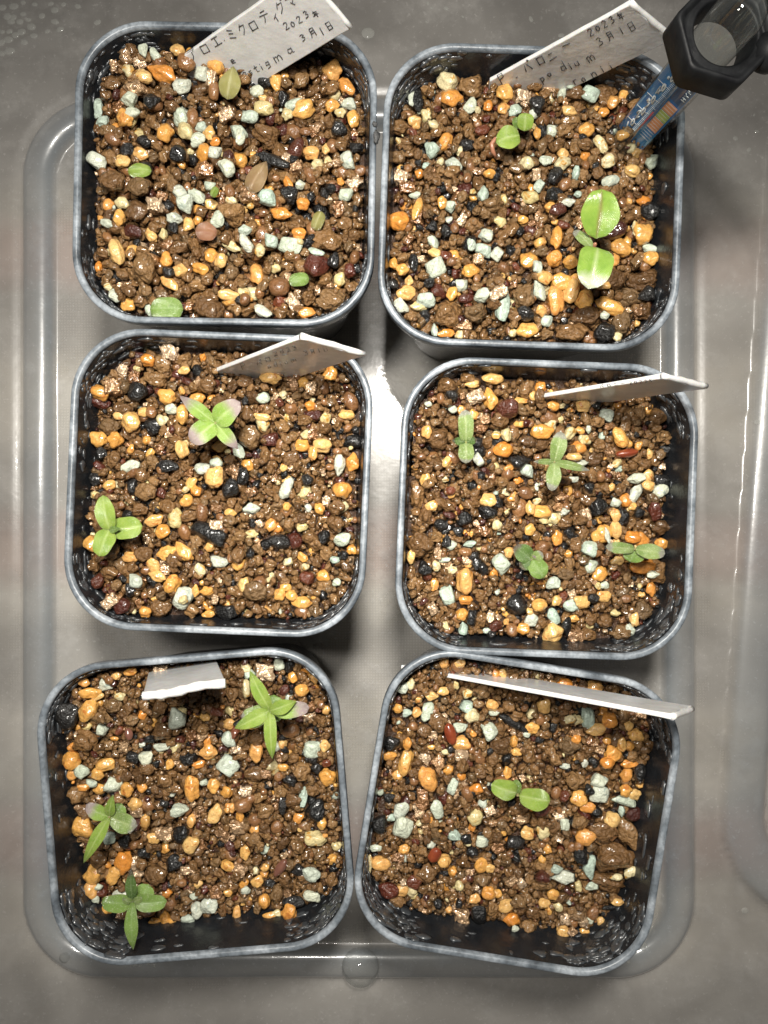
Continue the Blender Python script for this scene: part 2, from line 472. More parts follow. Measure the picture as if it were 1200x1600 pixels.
rng2 = random.Random(5)
def build_pot(key):
    cx, cy, h, rot, lab = POTS[key]
    zr = 0.0
    k = 1 / PXC
    loc = ((cx - 600) * k, (800 - cy) * k, 0)
    t = thing('plant_pot', lab, 'pot', (loc[0], loc[1], FLOOR + .05), math.radians(rot), 'six black square nursery pots in the tray')
    dz = -(FLOOR + .05)
    def sh(rings): return [[(x, y, z + dz) for x, y, z in r] for r in rings]
    rim = [rsq(h - .02, CR, -.34), rsq(h, CR, -.30), rsq(h, CR, -.05), rsq(h - .012, CR, -.018), rsq(h - .04, CR, 0), rsq(h - .11, CR - .08, 0.0),
           rsq(h - .145, CR - .12, -.02), rsq(h - .165, CR - .14, -.07), rsq(h - .17, CR - .15, -.12)]
    rim.insert(0, rsq(h - .08, CR - .05, -.34))
    V, F = loft(sh(rim)); put('rim', mesh('rim', V, F, M['rim']), t)
    hh = FLOOR + .05
    inner = [rsq(inner_half(h, d), max(.9, CR - .15 - .06 * d), -d) for d in (.10, .5, 1, 1.5, 2, 3, 4.5, 6.6)]
    outer = [rsq(h - .09, CR - .05, -.30), rsq(h - .10, CR - .06, -.85), rsq(h - .13, CR - .08, -.90), rsq(h - .24, CR - .12, -.92), rsq(h - .30, CR - .14, -1.4), rsq(h - .5, CR - .25, -3), rsq(h - .98, CR - .5, hh + .15), rsq(h - 1.08, CR - .55, hh)]
    V1, F1 = loft(sh(inner), True); V2, F2 = loft(sh(outer), True)
    o = len(V1); V = V1 + V2; F = F1 + [tuple(i + o for i in f) for f in F2]
    put('pot_wall', mesh('pot_wall', V, F, M['potwall']), t)
    # beads of water on the inner walls
    Vi, Fi = ico(2); VV, FF = [], []
    cnt = 0
    side_bias = {'TL': 1, 'TR': 1, 'ML': 1, 'MR': 1.1, 'BL': 1.5, 'BR': 1.5}[key]
    for i in range(int(330 * side_bias)):
        d = .16 + abs(rng2.gauss(0, .55)); d = min(d, 1.7)
        ring = rsq(inner_half(h, d), CR - .15 - .06 * d, -d, 10)
        j = rng2.randrange(len(ring)); u = rng2.random()
        a = Vector(ring[j]); b = Vector(ring[(j + 1) % len(ring)])
        p = a.lerp(b, u)
        nrm = Vector((b.y - a.y, a.x - b.x, 0)); 
        if nrm.length < 1e-6: continue
        nrm.normalize(); tx = (b - a).normalized()
        r = min(.13, .035 + abs(rng2.gauss(0, .042)))
        rz = r * rng2.uniform(.7, 1.6); rt = r * rng2.uniform(.9, 2.2)
        B = np.array([[*(tx * rt)], [0, 0, rz], [*(nrm * r * .30)]])
        pts = (Vi * np.array([1, 1, 1]) * (1 + .22 * np.sin(Vi[:, [1]] * 3 + i) + .18 * np.sin(Vi[:, [0]] * 4 + 2 * i))) @ B + np.array(p)
        pts[:, 2] += dz
        FF.append(Fi + len(Vi) * cnt); VV.append(pts); cnt += 1
    me = mesh_tris('water_beads', np.concatenate(VV), np.concatenate(FF), [M['bead']])
    tag(put('water_beads', me, t), kind='stuff')
    return t
for key in POTS: build_pot(key)

# ------------------------------------------------------------------ grains: shape variants
def fbm(v, f, seed):
    return noise.noise(Vector((v[0] * f + seed, v[1] * f - seed, v[2] * f + 2 * seed)))
def variant(kind, sub, seed):
    V, F = ico(sub); V = V.copy(); rr = random.Random(seed * 31 + ord(kind))
    s = rr.uniform(0, 50)
    if kind in 'Bb':
        amp = .42 if kind == 'B' else .14
        pl = [(Vector((rr.gauss(0, 1), rr.gauss(0, 1), rr.gauss(0, 1))).normalized(), rr.uniform(.62, 1.0)) for _ in range(9 if kind == 'B' else 0)]
        for i, v in enumerate(V):
            acc = 1.0
            for n_, hh in pl:
                dt = n_.dot(Vector(v))
                if dt > .05: acc += (hh / dt) ** -12
            v = v * acc ** (-1 / 12)
            r = 1 + amp * fbm(v, 1.3, s) + amp * .55 * fbm(v, 3.1, s + 3) + (amp * .35 * fbm(v, 7, s + 9) if sub > 2 else 0)
            V[i] = v * r
    elif kind in 'oy':
        pl = [(Vector((rr.gauss(0, 1), rr.gauss(0, 1), rr.gauss(0, 1))).normalized(), rr.uniform(.72, 1.0)) for _ in range(7)]
        for i, v in enumerate(V):
            vv = Vector(v); r = 1.08
            acc = r ** -10
            for n, hh in pl:
                dt = n.dot(vv)
                if dt > .05: acc += (hh / dt) ** -10
            r = acc ** -.1
            V[i] = v * r * (1 + .34 * fbm(v, 1.3, s) + .12 * fbm(v, 2.8, s))
    elif kind in 'wkr':
        npl = 11 if kind == 'w' else 8
        pl = [(Vector((rr.gauss(0, 1), rr.gauss(0, 1), rr.gauss(0, 1))).normalized(), rr.uniform(.6, .95)) for _ in range(npl)]
        for i, v in enumerate(V):
            vv = Vector(v); acc = 1.15 ** -26
            for n, hh in pl:
                dt = n.dot(vv)
                if dt > .05: acc += (hh / dt) ** -26
            r = acc ** (-1 / 26)
            V[i] = v * r * (1 + .12 * fbm(v, 1.6, s) + .06 * fbm(v, 4, s))
    elif kind == 'v':
        for i, v in enumerate(V):
            q = np.sign(v) * np.abs(v) ** .6
            q = q / max(1e-6, np.abs(q).max()) * .85
            lay = 1 + .14 * math.sin(q[0] * 17) + .2 * fbm(v, 2, s)
            V[i] = Vector((q[0], q[1] * lay, q[2] * lay)) * (1 + .5 * fbm(v, 1.5, s) + .15 * fbm(v, 5, s))
    # normalise horizontal extent to +-1
    e = np.abs(V[:, :2]).max(0); V[:, 0] /= e[0]; V[:, 1] /= e[1]; V[:, 2] /= max(e)
    return V, F
NV = 9
HI = {}; LO = {}
for kd in 'Bboywkvr':
    HI[kd] = []
    LO[kd] = [variant(kd, 1, s) for s in range(6)]
    for s in range(NV):
        V, F = variant(kd, 3, s)
        HI[kd].append(mesh_tris('grain_shape', V, F, [M[kd]]))
PNAME = {'B': 'brown_clay_grain', 'b': 'smooth_brown_grain', 'o': 'orange_pebble', 'y': 'pale_yellow_pebble', 'w': 'pale_green_pebble',
         'k': 'charcoal_chip', 'v': 'vermiculite_flake', 'r': 'bark_chip'}

# prominent grains read off the photograph: kind x y length width angle (angle: anticlockwise from the right)
GR = {}
GR['TL'] = (0, 0, 1.9355, """o521,113,44,40,0 B388,145,45,42,0 v345,205,35,25,90 w438,162,40,28,90 w475,172,45,30,-60 y397,225,40,32,-60 o496,227,95,48,-20
b568,196,52,52,0 w615,228,45,42,0 o658,218,50,45,0 o440,245,60,40,-20 w552,265,60,50,30 b648,278,58,32,90 w777,281,44,38,0 o838,255,58,36,-80 o862,238,26,26,0
k860,298,48,32,90 o1015,212,62,55,0 o1048,265,60,40,-60 o1002,325,52,42,0 w1053,315,46,34,0 o1069,360,62,40,80 y1030,347,34,26,0 w893,322,60,34,15
y798,340,60,52,-20 w752,366,64,40,0 y870,352,36,34,-40 o925,340,80,55,20 w288,324,72,30,-80 w317,375,48,36,20 w405,317,52,46,0 k467,322,50,50,0
w412,356,44,34,0 o388,370,52,48,-30 o500,408,58,58,0 w550,358,52,46,90 b582,358,58,34,90 w608,385,38,32,0 y568,408,54,46,-70 w604,432,48,40,20
o636,408,42,40,0 o655,438,30,26,0 w728,415,62,44,-45 w735,440,50,30,80 o722,484,50,46,0 o624,472,54,46,90 w657,473,44,38,90 w693,527,56,42,-50
k440,433,44,36,0 k545,485,55,48,90 B805,410,80,55,-10 r900,455,60,50,60 k830,490,105,34,-22 o945,467,50,40,0 y960,497,34,30,0 o985,452,34,24,90
k1025,398,50,48,0 k1075,448,44,36,0 w1052,490,60,40,-55 w305,497,70,44,-20 o376,495,46,44,-45 o432,475,52,40,-10 B350,560,75,65,0 B430,578,70,60,0
o322,616,40,38,0 y368,615,50,36,-20 w545,590,56,42,-60 w568,628,56,50,90 w595,588,60,40,-40 w642,572,34,28,0 o638,616,38,34,0 o572,680,46,32,90
o597,662,34,26,60 w664,675,48,42,60 k530,697,36,34,0 o460,716,52,30,-60 B425,650,75,70,0 B700,650,80,70,0 o360,770,80,42,-75 w330,683,46,28,-30
o368,668,48,36,90 r408,706,60,45,0 B445,820,90,75,90 o510,855,75,32,-40 o548,822,46,40,0 o638,775,46,46,0 o673,798,44,38,90 o614,820,56,32,-20
o776,827,68,44,-80 o693,896,62,34,-5 w755,752,56,34,-60 y790,768,42,32,90 w822,743,44,42,0 w882,748,76,48,-10 o908,712,44,34,0 w815,606,60,48,5
o850,650,70,38,-10 w1046,585,46,42,90 k880,600,55,50,0 o873,558,40,26,-55 w908,560,30,28,0 v1025,640,48,34,90 o920,625,40,36,0 B990,735,85,60,0
r955,815,80,70,0 w960,778,48,22,-20 k1008,800,48,36,90 y1027,853,48,34,70 b845,870,60,56,0 B630,935,90,70,0 B1000,915,90,70,0 o925,950,60,36,0
w797,950,56,34,-35 o382,920,46,46,0 w340,910,50,40,-45 w450,938,36,30,90 o295,805,36,22,90 k515,830,40,36,0 v475,630,50,40,0 w745,705,40,30,0
y700,745,60,30,-20 B760,770,50,45,0 v690,360,50,40,30 v760,600,60,50,0 B340,250,60,50,0 B915,250,60,50,30 k800,250,44,36,0 v625,525,56,50,0""")
GR['TR'] = (580, 0, 1.9355, """B298,250,70,70,0 y233,252,62,58,-60 o236,307,75,52,-10 w118,290,50,22,85 k142,300,80,35,88 w300,315,48,38,45 o405,284,62,52,80 o355,318,34,28,90
o396,330,42,38,0 w437,330,40,36,0 w491,347,38,34,0 v460,290,50,40,0 B495,245,45,40,0 v540,245,40,36,0 w603,260,36,30,0 w662,286,55,44,-20 B720,260,90,50,10
o765,285,50,28,65 o730,314,42,38,90 o706,337,34,32,0 B620,280,60,45,0 r340,391,50,32,10 o224,424,54,40,60 w182,446,48,42,-60 k288,436,46,34,0
w250,496,52,36,-50 o146,522,32,30,0 y472,495,48,40,0 w527,489,38,30,0 o581,461,34,32,0 k560,530,62,42,60 w620,522,50,26,75 w508,562,38,28,60
o356,530,36,28,0 v500,530,40,30,90 y695,432,66,38,-70 y711,494,44,42,0 o787,520,48,36,-20 w869,480,50,44,45 w720,555,52,38,10 w340,586,52,34,80
o215,606,46,30,80 w240,620,38,32,90 o90,668,72,58,-10 o140,635,70,30,75 k184,682,38,36,0 w235,668,22,22,0 w133,588,36,22,0 v90,535,44,40,0
v110,565,50,40,0 w350,709,48,42,0 w188,730,44,30,-60 w345,755,62,36,-10 w381,770,40,34,60 w300,748,36,28,90 w195,808,60,56,30 o192,767,40,28,-20
r226,772,38,36,0 k125,800,50,30,90 o62,800,40,28,90 o93,818,42,36,0 o106,884,56,44,-10 o115,848,34,26,90 k175,852,34,34,0 w273,858,44,38,30
o298,817,50,44,30 w167,905,54,46,-10 w86,925,50,42,-60 y145,926,52,30,-10 o247,886,44,34,70 w333,896,50,46,20 B370,925,45,40,0 w398,930,110,46,78
o227,1006,52,26,0 w193,998,42,22,90 B235,945,85,85,0 B310,950,60,60,0 k468,950,55,48,0 o475,1000,66,50,0 w533,968,36,34,0 o515,938,42,36,90
o520,843,60,44,-10 o572,850,58,54,0 w509,882,68,36,-75 w500,810,40,28,90 o556,907,90,55,-80 o603,885,80,50,80 o645,908,66,54,70 o713,927,90,48,-20
o692,864,50,36,0 o475,787,56,52,20 o558,780,54,50,0 o512,732,38,36,0 o560,720,70,36,82 o605,790,46,40,0 o755,745,66,50,-20 o735,785,40,34,90
o822,710,62,60,0 o842,781,60,46,-15 w845,752,46,28,-20 o826,607,42,34,0 k845,635,60,60,0 k826,896,52,50,0 k705,1000,60,58,0 B785,900,70,60,0
B835,945,55,45,90 B760,970,70,60,90 B730,850,80,60,0 B820,850,90,70,0 B650,960,100,60,0 B610,1000,100,60,0 B460,895,80,70,60 w697,962,28,26,0
y748,1015,36,32,0 y795,690,50,18,90 o458,664,34,26,0 k452,697,40,34,0 y390,668,38,34,0 w592,620,42,26,0 w627,585,26,22,0 o543,627,38,32,0
B310,680,60,50,0 w545,395,34,30,90 o500,405,36,24,90 k500,330,50,50,0 B600,370,60,50,0 B80,465,50,45,0 B70,370,60,45,0 k60,860,40,30,0 r730,700,80,60,0 r560,640,50,40,0
o130,360,40,30,0 v150,785,30,24,0 v325,785,34,30,0 o590,350,50,30,-20""")
GR['ML'] = (0, 500, 1.9355, """v512,92,55,50,0 o455,125,42,38,0 o563,157,36,24,0 o311,223,58,44,-15 o506,231,54,50,0 B495,135,60,50,0 B555,120,50,45,0 B470,175,70,55,0
k415,215,60,60,0 w516,266,34,34,0 o404,312,60,56,-45 o430,277,40,30,0 o356,288,44,28,-20 k457,317,60,48,90 y488,302,40,36,0 o548,285,60,36,90
B327,318,70,55,0 o300,360,52,48,0 o348,363,50,48,0 k300,405,40,40,0 w392,440,58,34,20 w796,234,42,38,0 o820,178,68,34,-5 o595,235,50,34,0
B630,200,60,50,0 B740,185,60,40,0 B660,250,50,50,0 o798,296,52,26,-5 y985,295,34,34,0 v948,345,34,30,90 o1046,286,50,30,0 B978,325,45,45,0
k1066,363,60,40,0 o911,380,48,38,0 o978,380,56,44,0 o948,405,46,30,90 w1026,437,66,36,80 o1066,433,60,40,85 o1036,514,58,50,0 B755,355,75,75,0
w720,395,60,34,-60 o548,388,56,40,-75 o665,380,60,36,20 w618,453,44,36,0 w655,430,36,32,0 o655,479,66,60,90 k738,468,60,40,90 w868,510,70,38,65
o592,519,40,34,90 o567,546,38,38,0 k500,445,80,40,0 B440,515,70,60,0 k395,505,50,30,90 B420,575,50,45,0 B505,565,50,44,0 o855,446,28,26,0
w759,571,52,36,0 o695,582,38,28,0 v655,570,36,30,0 y530,602,64,52,70 k628,645,118,58,-20 o462,605,58,36,20 o490,640,52,44,0 o818,620,52,36,45
k845,675,70,50,0 o867,564,30,28,0 o965,570,40,30,-60 y762,648,38,26,0 y912,628,36,32,0 w1034,663,50,44,0 o500,704,66,42,25 o558,704,82,44,-50
o463,740,50,38,-60 o477,775,58,34,-15 o390,718,50,34,0 y604,757,44,34,90 w664,732,58,34,-10 o633,688,36,30,0 o522,796,60,48,70 w412,788,48,40,0
w560,832,80,56,75 o596,818,40,22,90 o632,818,46,28,0 o738,803,52,42,60 B780,820,75,65,0 o866,810,36,34,0 o846,830,44,36,60 o882,834,36,34,0
o912,856,62,38,0 o975,774,42,36,0 y871,730,30,30,0 y923,746,26,22,0 w1015,725,34,22,0 w1018,795,26,26,0 k690,882,80,48,-10 o440,886,36,34,0
B478,872,75,60,0 o628,893,40,22,0 B380,875,45,50,0 r370,870,50,50,0 v345,850,50,50,0 r280,795,50,40,90 o253,690,54,52,0 B335,700,60,60,0
B330,765,60,50,0 B430,705,60,50,0 r930,780,50,40,0 B940,660,50,45,0 r890,668,45,45,0 o1062,695,32,30,0 k930,485,36,34,0 B1020,565,55,50,0
B1020,620,50,50,0 k980,655,45,40,90 k700,510,60,50,90 B690,610,60,40,0 B580,880,50,50,0 r300,250,60,40,0 v350,210,50,46,0 v660,620,40,34,0 v340,850,50,40,40
o330,498,40,30,30 r820,360,60,44,20 o1000,160,50,40,60 y565,840,30,30,0""")
GR['MR'] = (580, 540, 1.9355, """B230,122,60,52,0 B290,92,45,35,0 o368,98,66,36,0 o310,115,50,26,0 o360,163,72,44,-75 o273,195,40,28,90 w248,190,28,26,0 w173,174,24,20,0
r410,190,60,60,0 B390,225,60,50,0 B200,278,70,70,0 o168,263,40,34,90 o307,210,40,36,90 k245,150,40,40,0 o550,184,40,32,0 o512,260,68,46,0
o398,317,60,48,10 y405,270,42,32,90 o376,272,28,22,0 k448,352,70,45,0 w475,378,44,40,0 o452,165,60,20,-5 o642,182,44,38,0 w713,211,56,40,0
o750,275,68,44,-60 w658,252,26,20,90 o608,337,48,26,0 w630,360,56,30,10 o843,325,36,24,90 o842,390,42,34,60 w804,400,56,36,5 w877,442,50,44,20
w800,445,56,34,60 o832,425,40,36,0 w742,474,40,28,0 o770,465,44,34,-60 o740,510,50,36,90 o742,555,60,40,90 o788,580,50,38,0 o820,590,50,44,-40
o883,598,42,36,0 w750,373,24,22,0 w614,404,32,18,0 o724,427,28,22,60 k685,490,60,56,0 k765,520,60,40,90 k655,432,34,30,0 o480,495,50,30,90
o512,503,60,40,0 o355,470,50,46,0 w586,502,26,26,0 y555,524,38,34,0 y382,545,36,30,90 o478,557,38,34,60 o562,583,48,34,90 k350,505,60,40,0
k280,525,50,44,0 k210,540,45,35,0 k265,565,36,30,0 w500,432,20,16,0 B130,450,80,45,90 B150,600,85,80,0 o185,485,46,34,0 o118,640,44,26,90
y195,666,34,26,90 w218,648,44,16,0 k160,670,44,44,0 o192,722,40,28,90 w398,664,66,52,-40 w228,750,68,46,-60 o284,716,80,52,-85 o288,770,44,28,0
o273,813,44,38,0 k306,825,50,34,90 w280,860,44,30,90 k445,788,66,66,0 w487,832,40,38,60 w550,820,50,34,-60 o508,785,46,40,0 w553,720,44,40,0
o512,715,24,20,0 w660,616,60,48,5 w665,665,46,44,0 o695,690,50,46,60 w708,724,26,24,0 o747,652,40,30,0 o700,570,60,56,0 w710,575,50,16,-80
o600,630,30,24,0 o820,668,90,50,0 o850,735,50,34,90 w845,692,38,26,0 w612,790,60,42,0 o640,775,56,40,0 o705,758,46,38,0 k670,765,36,30,0
o550,868,70,56,35 o460,858,40,36,0 o613,826,38,22,0 v620,890,50,40,0 B660,880,50,40,0 B760,880,60,50,0 w783,858,42,34,-60 y740,810,30,22,0
o792,828,44,28,90 k590,850,60,34,90 w350,865,24,20,0 k365,880,30,26,0 B710,835,50,45,0 B820,800,60,60,0 B880,690,70,60,90 B880,550,60,50,0
k915,310,36,36,0 k885,405,50,36,0 r860,500,60,40,90 B870,215,60,50,0 o415,625,36,34,0 k600,565,40,36,0 v315,155,60,44,20 o230,350,40,30,60 o415,370,30,20,0
w320,345,44,30,-40 o445,408,34,22,0 w300,600,40,20,10 y245,680,30,24,0 v330,250,40,30,0""")
GR['BL'] = (0, 1000, 1.9355, """o248,128,34,26,0 o351,111,34,26,0 o391,97,38,26,0 o268,160,66,34,0 o272,212,70,54,70 w845,75,38,34,90 v485,95,44,38,0 o884,118,40,30,90
o913,153,42,38,0 o985,213,32,28,0 o430,225,34,34,0 w537,233,64,54,90 w308,272,38,36,0 B340,200,55,45,0 k210,225,90,70,90 B255,305,70,70,0
o345,300,28,14,0 o216,325,30,24,0 o206,367,56,56,0 o214,408,42,40,0 o292,406,40,40,0 w250,400,48,46,20 w275,432,40,22,0 w340,440,60,48,10
o386,452,44,40,90 o320,378,60,40,20 o300,455,44,36,0 w440,358,48,44,20 k397,360,40,40,0 w491,325,54,24,5 v375,325,34,30,90 B490,280,60,60,0
w697,298,50,36,-60 y745,150,60,28,90 o627,308,40,24,60 o630,342,58,46,10 o602,378,40,26,20 w686,383,64,56,-30 o775,338,66,44,-80 o580,445,82,44,-85
w615,433,24,22,0 o857,388,34,26,0 v805,403,34,30,0 o512,377,32,26,90 w944,333,52,50,0 o981,323,36,36,0 o990,415,60,52,90 B770,410,70,55,0
B910,400,60,60,0 w917,480,60,30,80 o686,463,42,40,0 o427,446,40,34,60 o407,497,44,38,0 w540,517,56,42,0 b735,500,50,44,0 o650,524,60,40,65
o698,510,34,34,0 o726,535,32,28,90 o578,550,40,30,90 o437,555,50,34,90 v500,582,52,40,0 o240,565,68,66,0 o470,597,44,36,0 o580,612,58,48,60
k550,580,56,46,90 o742,643,44,32,90 w797,638,30,26,0 o690,686,52,34,-15 o373,670,76,54,80 o340,717,66,42,60 o283,713,64,60,0 y950,607,70,50,-15
k950,520,70,60,90 v565,700,45,30,0 k520,680,60,50,0 o780,735,46,40,0 o800,710,30,26,0 k815,742,34,30,0 w743,756,28,26,0 w938,703,58,46,-30
k905,690,40,34,0 w947,780,60,34,0 w630,808,56,54,0 w590,822,48,40,90 k890,800,70,40,0 o896,848,54,52,0 y850,850,36,22,0 o797,795,42,36,90
o690,768,28,26,0 o516,862,28,22,0 o488,872,44,32,90 o462,866,38,22,0 o714,835,54,26,80 o240,785,48,40,90 w292,782,26,24,0 v330,890,40,30,60
o835,868,50,20,0 k855,500,60,26,90 o900,542,36,30,60 o975,555,36,30,90 B470,705,70,60,0 B590,640,50,44,0 w330,600,40,40,0 B220,470,60,60,0
v740,460,40,34,0 k430,650,40,36,0 o806,683,30,26,0 v935,205,40,30,30 v410,520,40,30,0 k450,300,34,26,0 o690,255,44,34,0 v800,95,60,50,0 v720,560,44,36,0
B300,660,60,50,0 w300,745,24,20,0 w565,855,40,26,0 o300,840,40,34,80 w360,770,50,24,10 o690,510,20,20,0 o260,440,34,24,0 r860,150,40,30,40 o500,770,36,30,0""")
GR['BR'] = (540, 1000, 1.818, """o282,67,36,34,0 o326,61,38,26,0 o618,126,52,34,0 o708,136,50,42,0 o428,95,28,22,90 o448,97,28,22,90 w161,139,40,30,70 y186,126,34,26,90
o200,208,32,30,0 o150,197,32,28,0 w230,204,58,38,70 w174,210,30,24,0 o243,160,40,24,0 o278,148,34,26,0 y347,155,30,28,0 w345,194,44,40,0
y358,213,42,38,0 w328,250,40,28,0 w407,259,54,44,-40 w423,210,30,14,0 k475,235,100,26,-28 o419,187,36,34,0 B222,256,44,40,0 B262,235,55,55,0
k128,290,44,40,90 o124,330,40,30,0 o176,290,36,26,90 o172,345,80,40,80 o152,385,40,34,0 o234,398,76,52,-65 w305,420,46,26,70 o295,372,34,30,0
o373,426,42,32,0 o330,390,30,24,90 o458,376,34,26,90 w257,479,52,36,-75 w155,482,50,42,60 w163,532,60,52,70 v220,455,60,40,90 v210,495,30,30,0
y372,505,50,46,0 w130,508,24,22,0 k125,450,36,30,0 k100,525,50,50,0 o514,548,42,36,-20 v435,590,40,36,0 w390,572,38,34,0 k480,580,56,44,0
o168,598,42,30,0 k363,610,36,34,0 w243,585,26,24,0 o281,632,40,38,0 o103,640,56,46,0 y65,640,50,20,90 w85,595,34,20,0 o306,661,30,26,90
o383,645,46,42,0 o410,650,28,26,0 o161,715,42,38,0 o404,720,40,36,0 o458,760,52,34,20 k380,773,64,44,-80 o295,770,22,20,0 o475,800,50,40,0
o432,725,28,24,0 w595,645,38,26,0 w619,674,70,46,0 w696,651,66,38,85 o567,752,36,30,0 o590,725,34,34,0 y662,704,34,24,90 v625,795,34,34,0
o628,855,44,36,-40 o745,830,26,26,0 o680,830,30,18,0 B765,620,110,90,0 B750,690,100,60,-15 B820,560,100,60,-65 B725,540,90,60,-20 B665,515,50,45,0
o758,511,48,44,0 o665,455,48,46,0 o690,478,50,34,0 o681,560,56,48,0 w718,400,50,42,0 w718,437,54,48,0 k688,420,30,30,0 w625,527,34,26,90
r820,497,44,40,0 w793,460,70,30,-15 w785,488,34,22,90 o792,426,40,36,0 o822,440,38,34,0 o757,324,56,50,0 o718,254,68,36,5 o740,345,40,34,0
o746,288,30,22,0 o782,297,50,26,90 o805,300,30,28,0 o803,352,56,24,0 o800,385,42,34,60 o822,270,44,34,0 B812,330,38,36,0 k835,370,50,34,90
B880,296,34,28,90 y634,222,30,24,0 y660,228,32,26,0 w690,222,60,36,90 o565,192,48,38,90 o530,250,40,34,0 o745,225,44,44,0 B640,300,70,50,0
w680,352,26,22,90 k705,350,30,30,0 B440,300,60,50,0 B655,400,60,50,0 o558,625,26,22,90 y765,665,40,20,0 y808,657,44,26,45 B560,700,60,45,0
B230,660,60,50,0 B390,685,50,40,0 r120,710,60,40,0 B525,840,50,40,0 w480,825,22,20,0 k715,495,40,34,0 w700,700,36,24,0 r200,690,50,40,0 v330,790,44,40,0
o770,740,36,20,0 k750,765,50,16,0 o480,290,34,22,80 v500,510,34,24,0 w625,360,30,20,0 v660,265,40,24,0 o485,320,30,24,0 v150,620,40,30,0""")
SOILZ = {'TL': (-.50, -1.15, -.60, -.75), 'TR': (-.9, -1.2, -.75, -.85), 'ML': (-.85, -.95, -.55, -.9),
         'MR': (-.45, -1.1, -.8, -1.1), 'BL': (-.5, -.8, -1.45, -1.1), 'BR': (-.6, -1.0, -1.05, -1.35)}
FINE = {'TL': .125, 'TR': .112, 'ML': .112, 'MR': .106, 'BL': .106, 'BR': .106}
SOILLAB = {'TL': 'coarse wet brown soil with many green white chips in the top left pot',
 'TR': 'wet brown soil with a patch of orange pebbles beneath the biggest seedling',
 'ML': 'wet brown soil with a long charcoal chip in the left middle pot',
 'MR': 'wet brown soil around four tiny seedlings in the right middle pot',
 'BL': 'wet brown soil sinking towards the lower left corner of the bottom left pot',
 'BR': 'wet brown soil with big brown lumps at right in the turned bottom right pot'}
SURF = {}
def build_soil(key):
    cx, cy, h, rot, lab = POTS[key]
    ox, oy = (cx - 600) / PXC, (800 - cy) / PXC
    ra = math.radians(rot); cr, sr = math.cos(ra), math.sin(ra)
    rr = random.Random(hash_key := sum(map(ord, key)) * 7)
    zc = SOILZ[key]
    RES = .045
    n = int(2 * 4.0 / RES) + 1
    g = (np.arange(n) - n // 2) * RES
    GX, GY = np.meshgrid(g, g)                 # world aligned, relative to the pot centre
    LX = GX * cr + GY * sr; LY = -GX * sr + GY * cr
    u = np.clip((LX + 3.5) / 7, 0, 1); v = np.clip((3.5 - LY) / 7, 0, 1)
    TZ = (zc[0] * (1 - u) + zc[1] * u) * (1 - v) + (zc[2] * (1 - u) + zc[3] * u) * v
    nn = np.array([[noise.noise(Vector((x * .6 + hash_key, y * .6, 0))) for x in g[::6]] for y in g[::6]])
    nn = np.kron(nn, np.ones((6, 6)))[:n, :n]
    for _ in range(6): nn = (nn + np.roll(nn, 3, 0) + np.roll(nn, -3, 0) + np.roll(nn, 3, 1) + np.roll(nn, -3, 1)) / 5
    TZ = TZ + .12 * nn
    IN = sdrr(LX, LY, 0, 0, inner_half(h, .9) - .02, inner_half(h, .9) - .02, CR - .25)   # <0 inside
    H = TZ - .42 + .05 * np.random.default_rng(hash_key).standard_normal(TZ.shape)
    H = H - np.clip(IN + .25, 0, .3) * .5
    mask = np.zeros_like(H, bool)
    items = []
    def cell(x): return int(round(x / RES)) + n // 2
    def place(x, y, a, b, an, mode, kd):
        R = max(a, b); k = int(math.ceil(R / RES))
        i, j = cell(y), cell(x)
        i0, i1, j0, j1 = max(0, i - k), min(n, i + k + 1), max(0, j - k), min(n, j + k + 1)
        dx = GX[i0:i1, j0:j1] - x; dy = GY[i0:i1, j0:j1] - y
        c, s = math.cos(an), math.sin(an)
        q = ((dx * c + dy * s) / a) ** 2 + ((-dx * s + dy * c) / b) ** 2
        fp = q < .85
        if not fp.any(): return None
        return i0, i1, j0, j1, q, fp
    def commit(x, y, a, b, hz, an, pl, zc_, kd, big=False):
        i0, i1, j0, j1, q, fp = pl
        top = zc_ + hz * np.sqrt(np.clip(1 - q, 0, 1))
        sub = H[i0:i1, j0:j1]
        np.maximum(sub, np.where(q < 1, top, -99), out=sub)
        if big: mask[i0:i1, j0:j1] |= q < 1.0
        items.append((kd, x, y, zc_, a, b, hz, an, big))
    def small(nmax, med, avoid, lift, kinds):
        for _ in range(nmax):
            r = min(.22, med * math.exp(rr.gauss(0, .36)))
            best = None
            for _k in range(4):
                x = rr.uniform(-3.6, 3.6); y = rr.uniform(-3.6, 3.6)
                i, j = cell(y), cell(x)
                if IN[i, j] > -r * .8: continue
                if avoid and mask[i, j]: continue
                d = H[i, j] - TZ[i, j]
                if best is None or d < best[0]: best = (d, x, y)
            if best is None or best[0] > -.02 and avoid: continue
            x, y = best[1:]
            a = r * rr.uniform(.95, 1.3); b = r * rr.uniform(.8, 1.0); an = rr.uniform(0, math.pi)
            pl = place(x, y, a, b, an, 0, 'B')
            if pl is None: continue
            hz = r * rr.uniform(.7, 1.0)
            hs = H[pl[0]:pl[1], pl[2]:pl[3]][pl[5]]
            z = np.percentile(hs, 60) + hz * lift
            if avoid and mask[pl[0]:pl[1], pl[2]:pl[3]][pl[5]].mean() > .22: continue
            t = rr.random(); kd = 'B'
            for kk, pr in kinds:
                if t < pr: kd = kk; break
                t -= pr
            commit(x, y, a, b, hz, an, pl, z, kd)
    mixk = [('o', .035), ('k', .06), ('v', .05), ('r', .05), ('w', .006), ('y', .02), ('b', .07)]
    small(1900, FINE[key], False, .5, mixk)
    x0, y0, s, txt = GR[key]
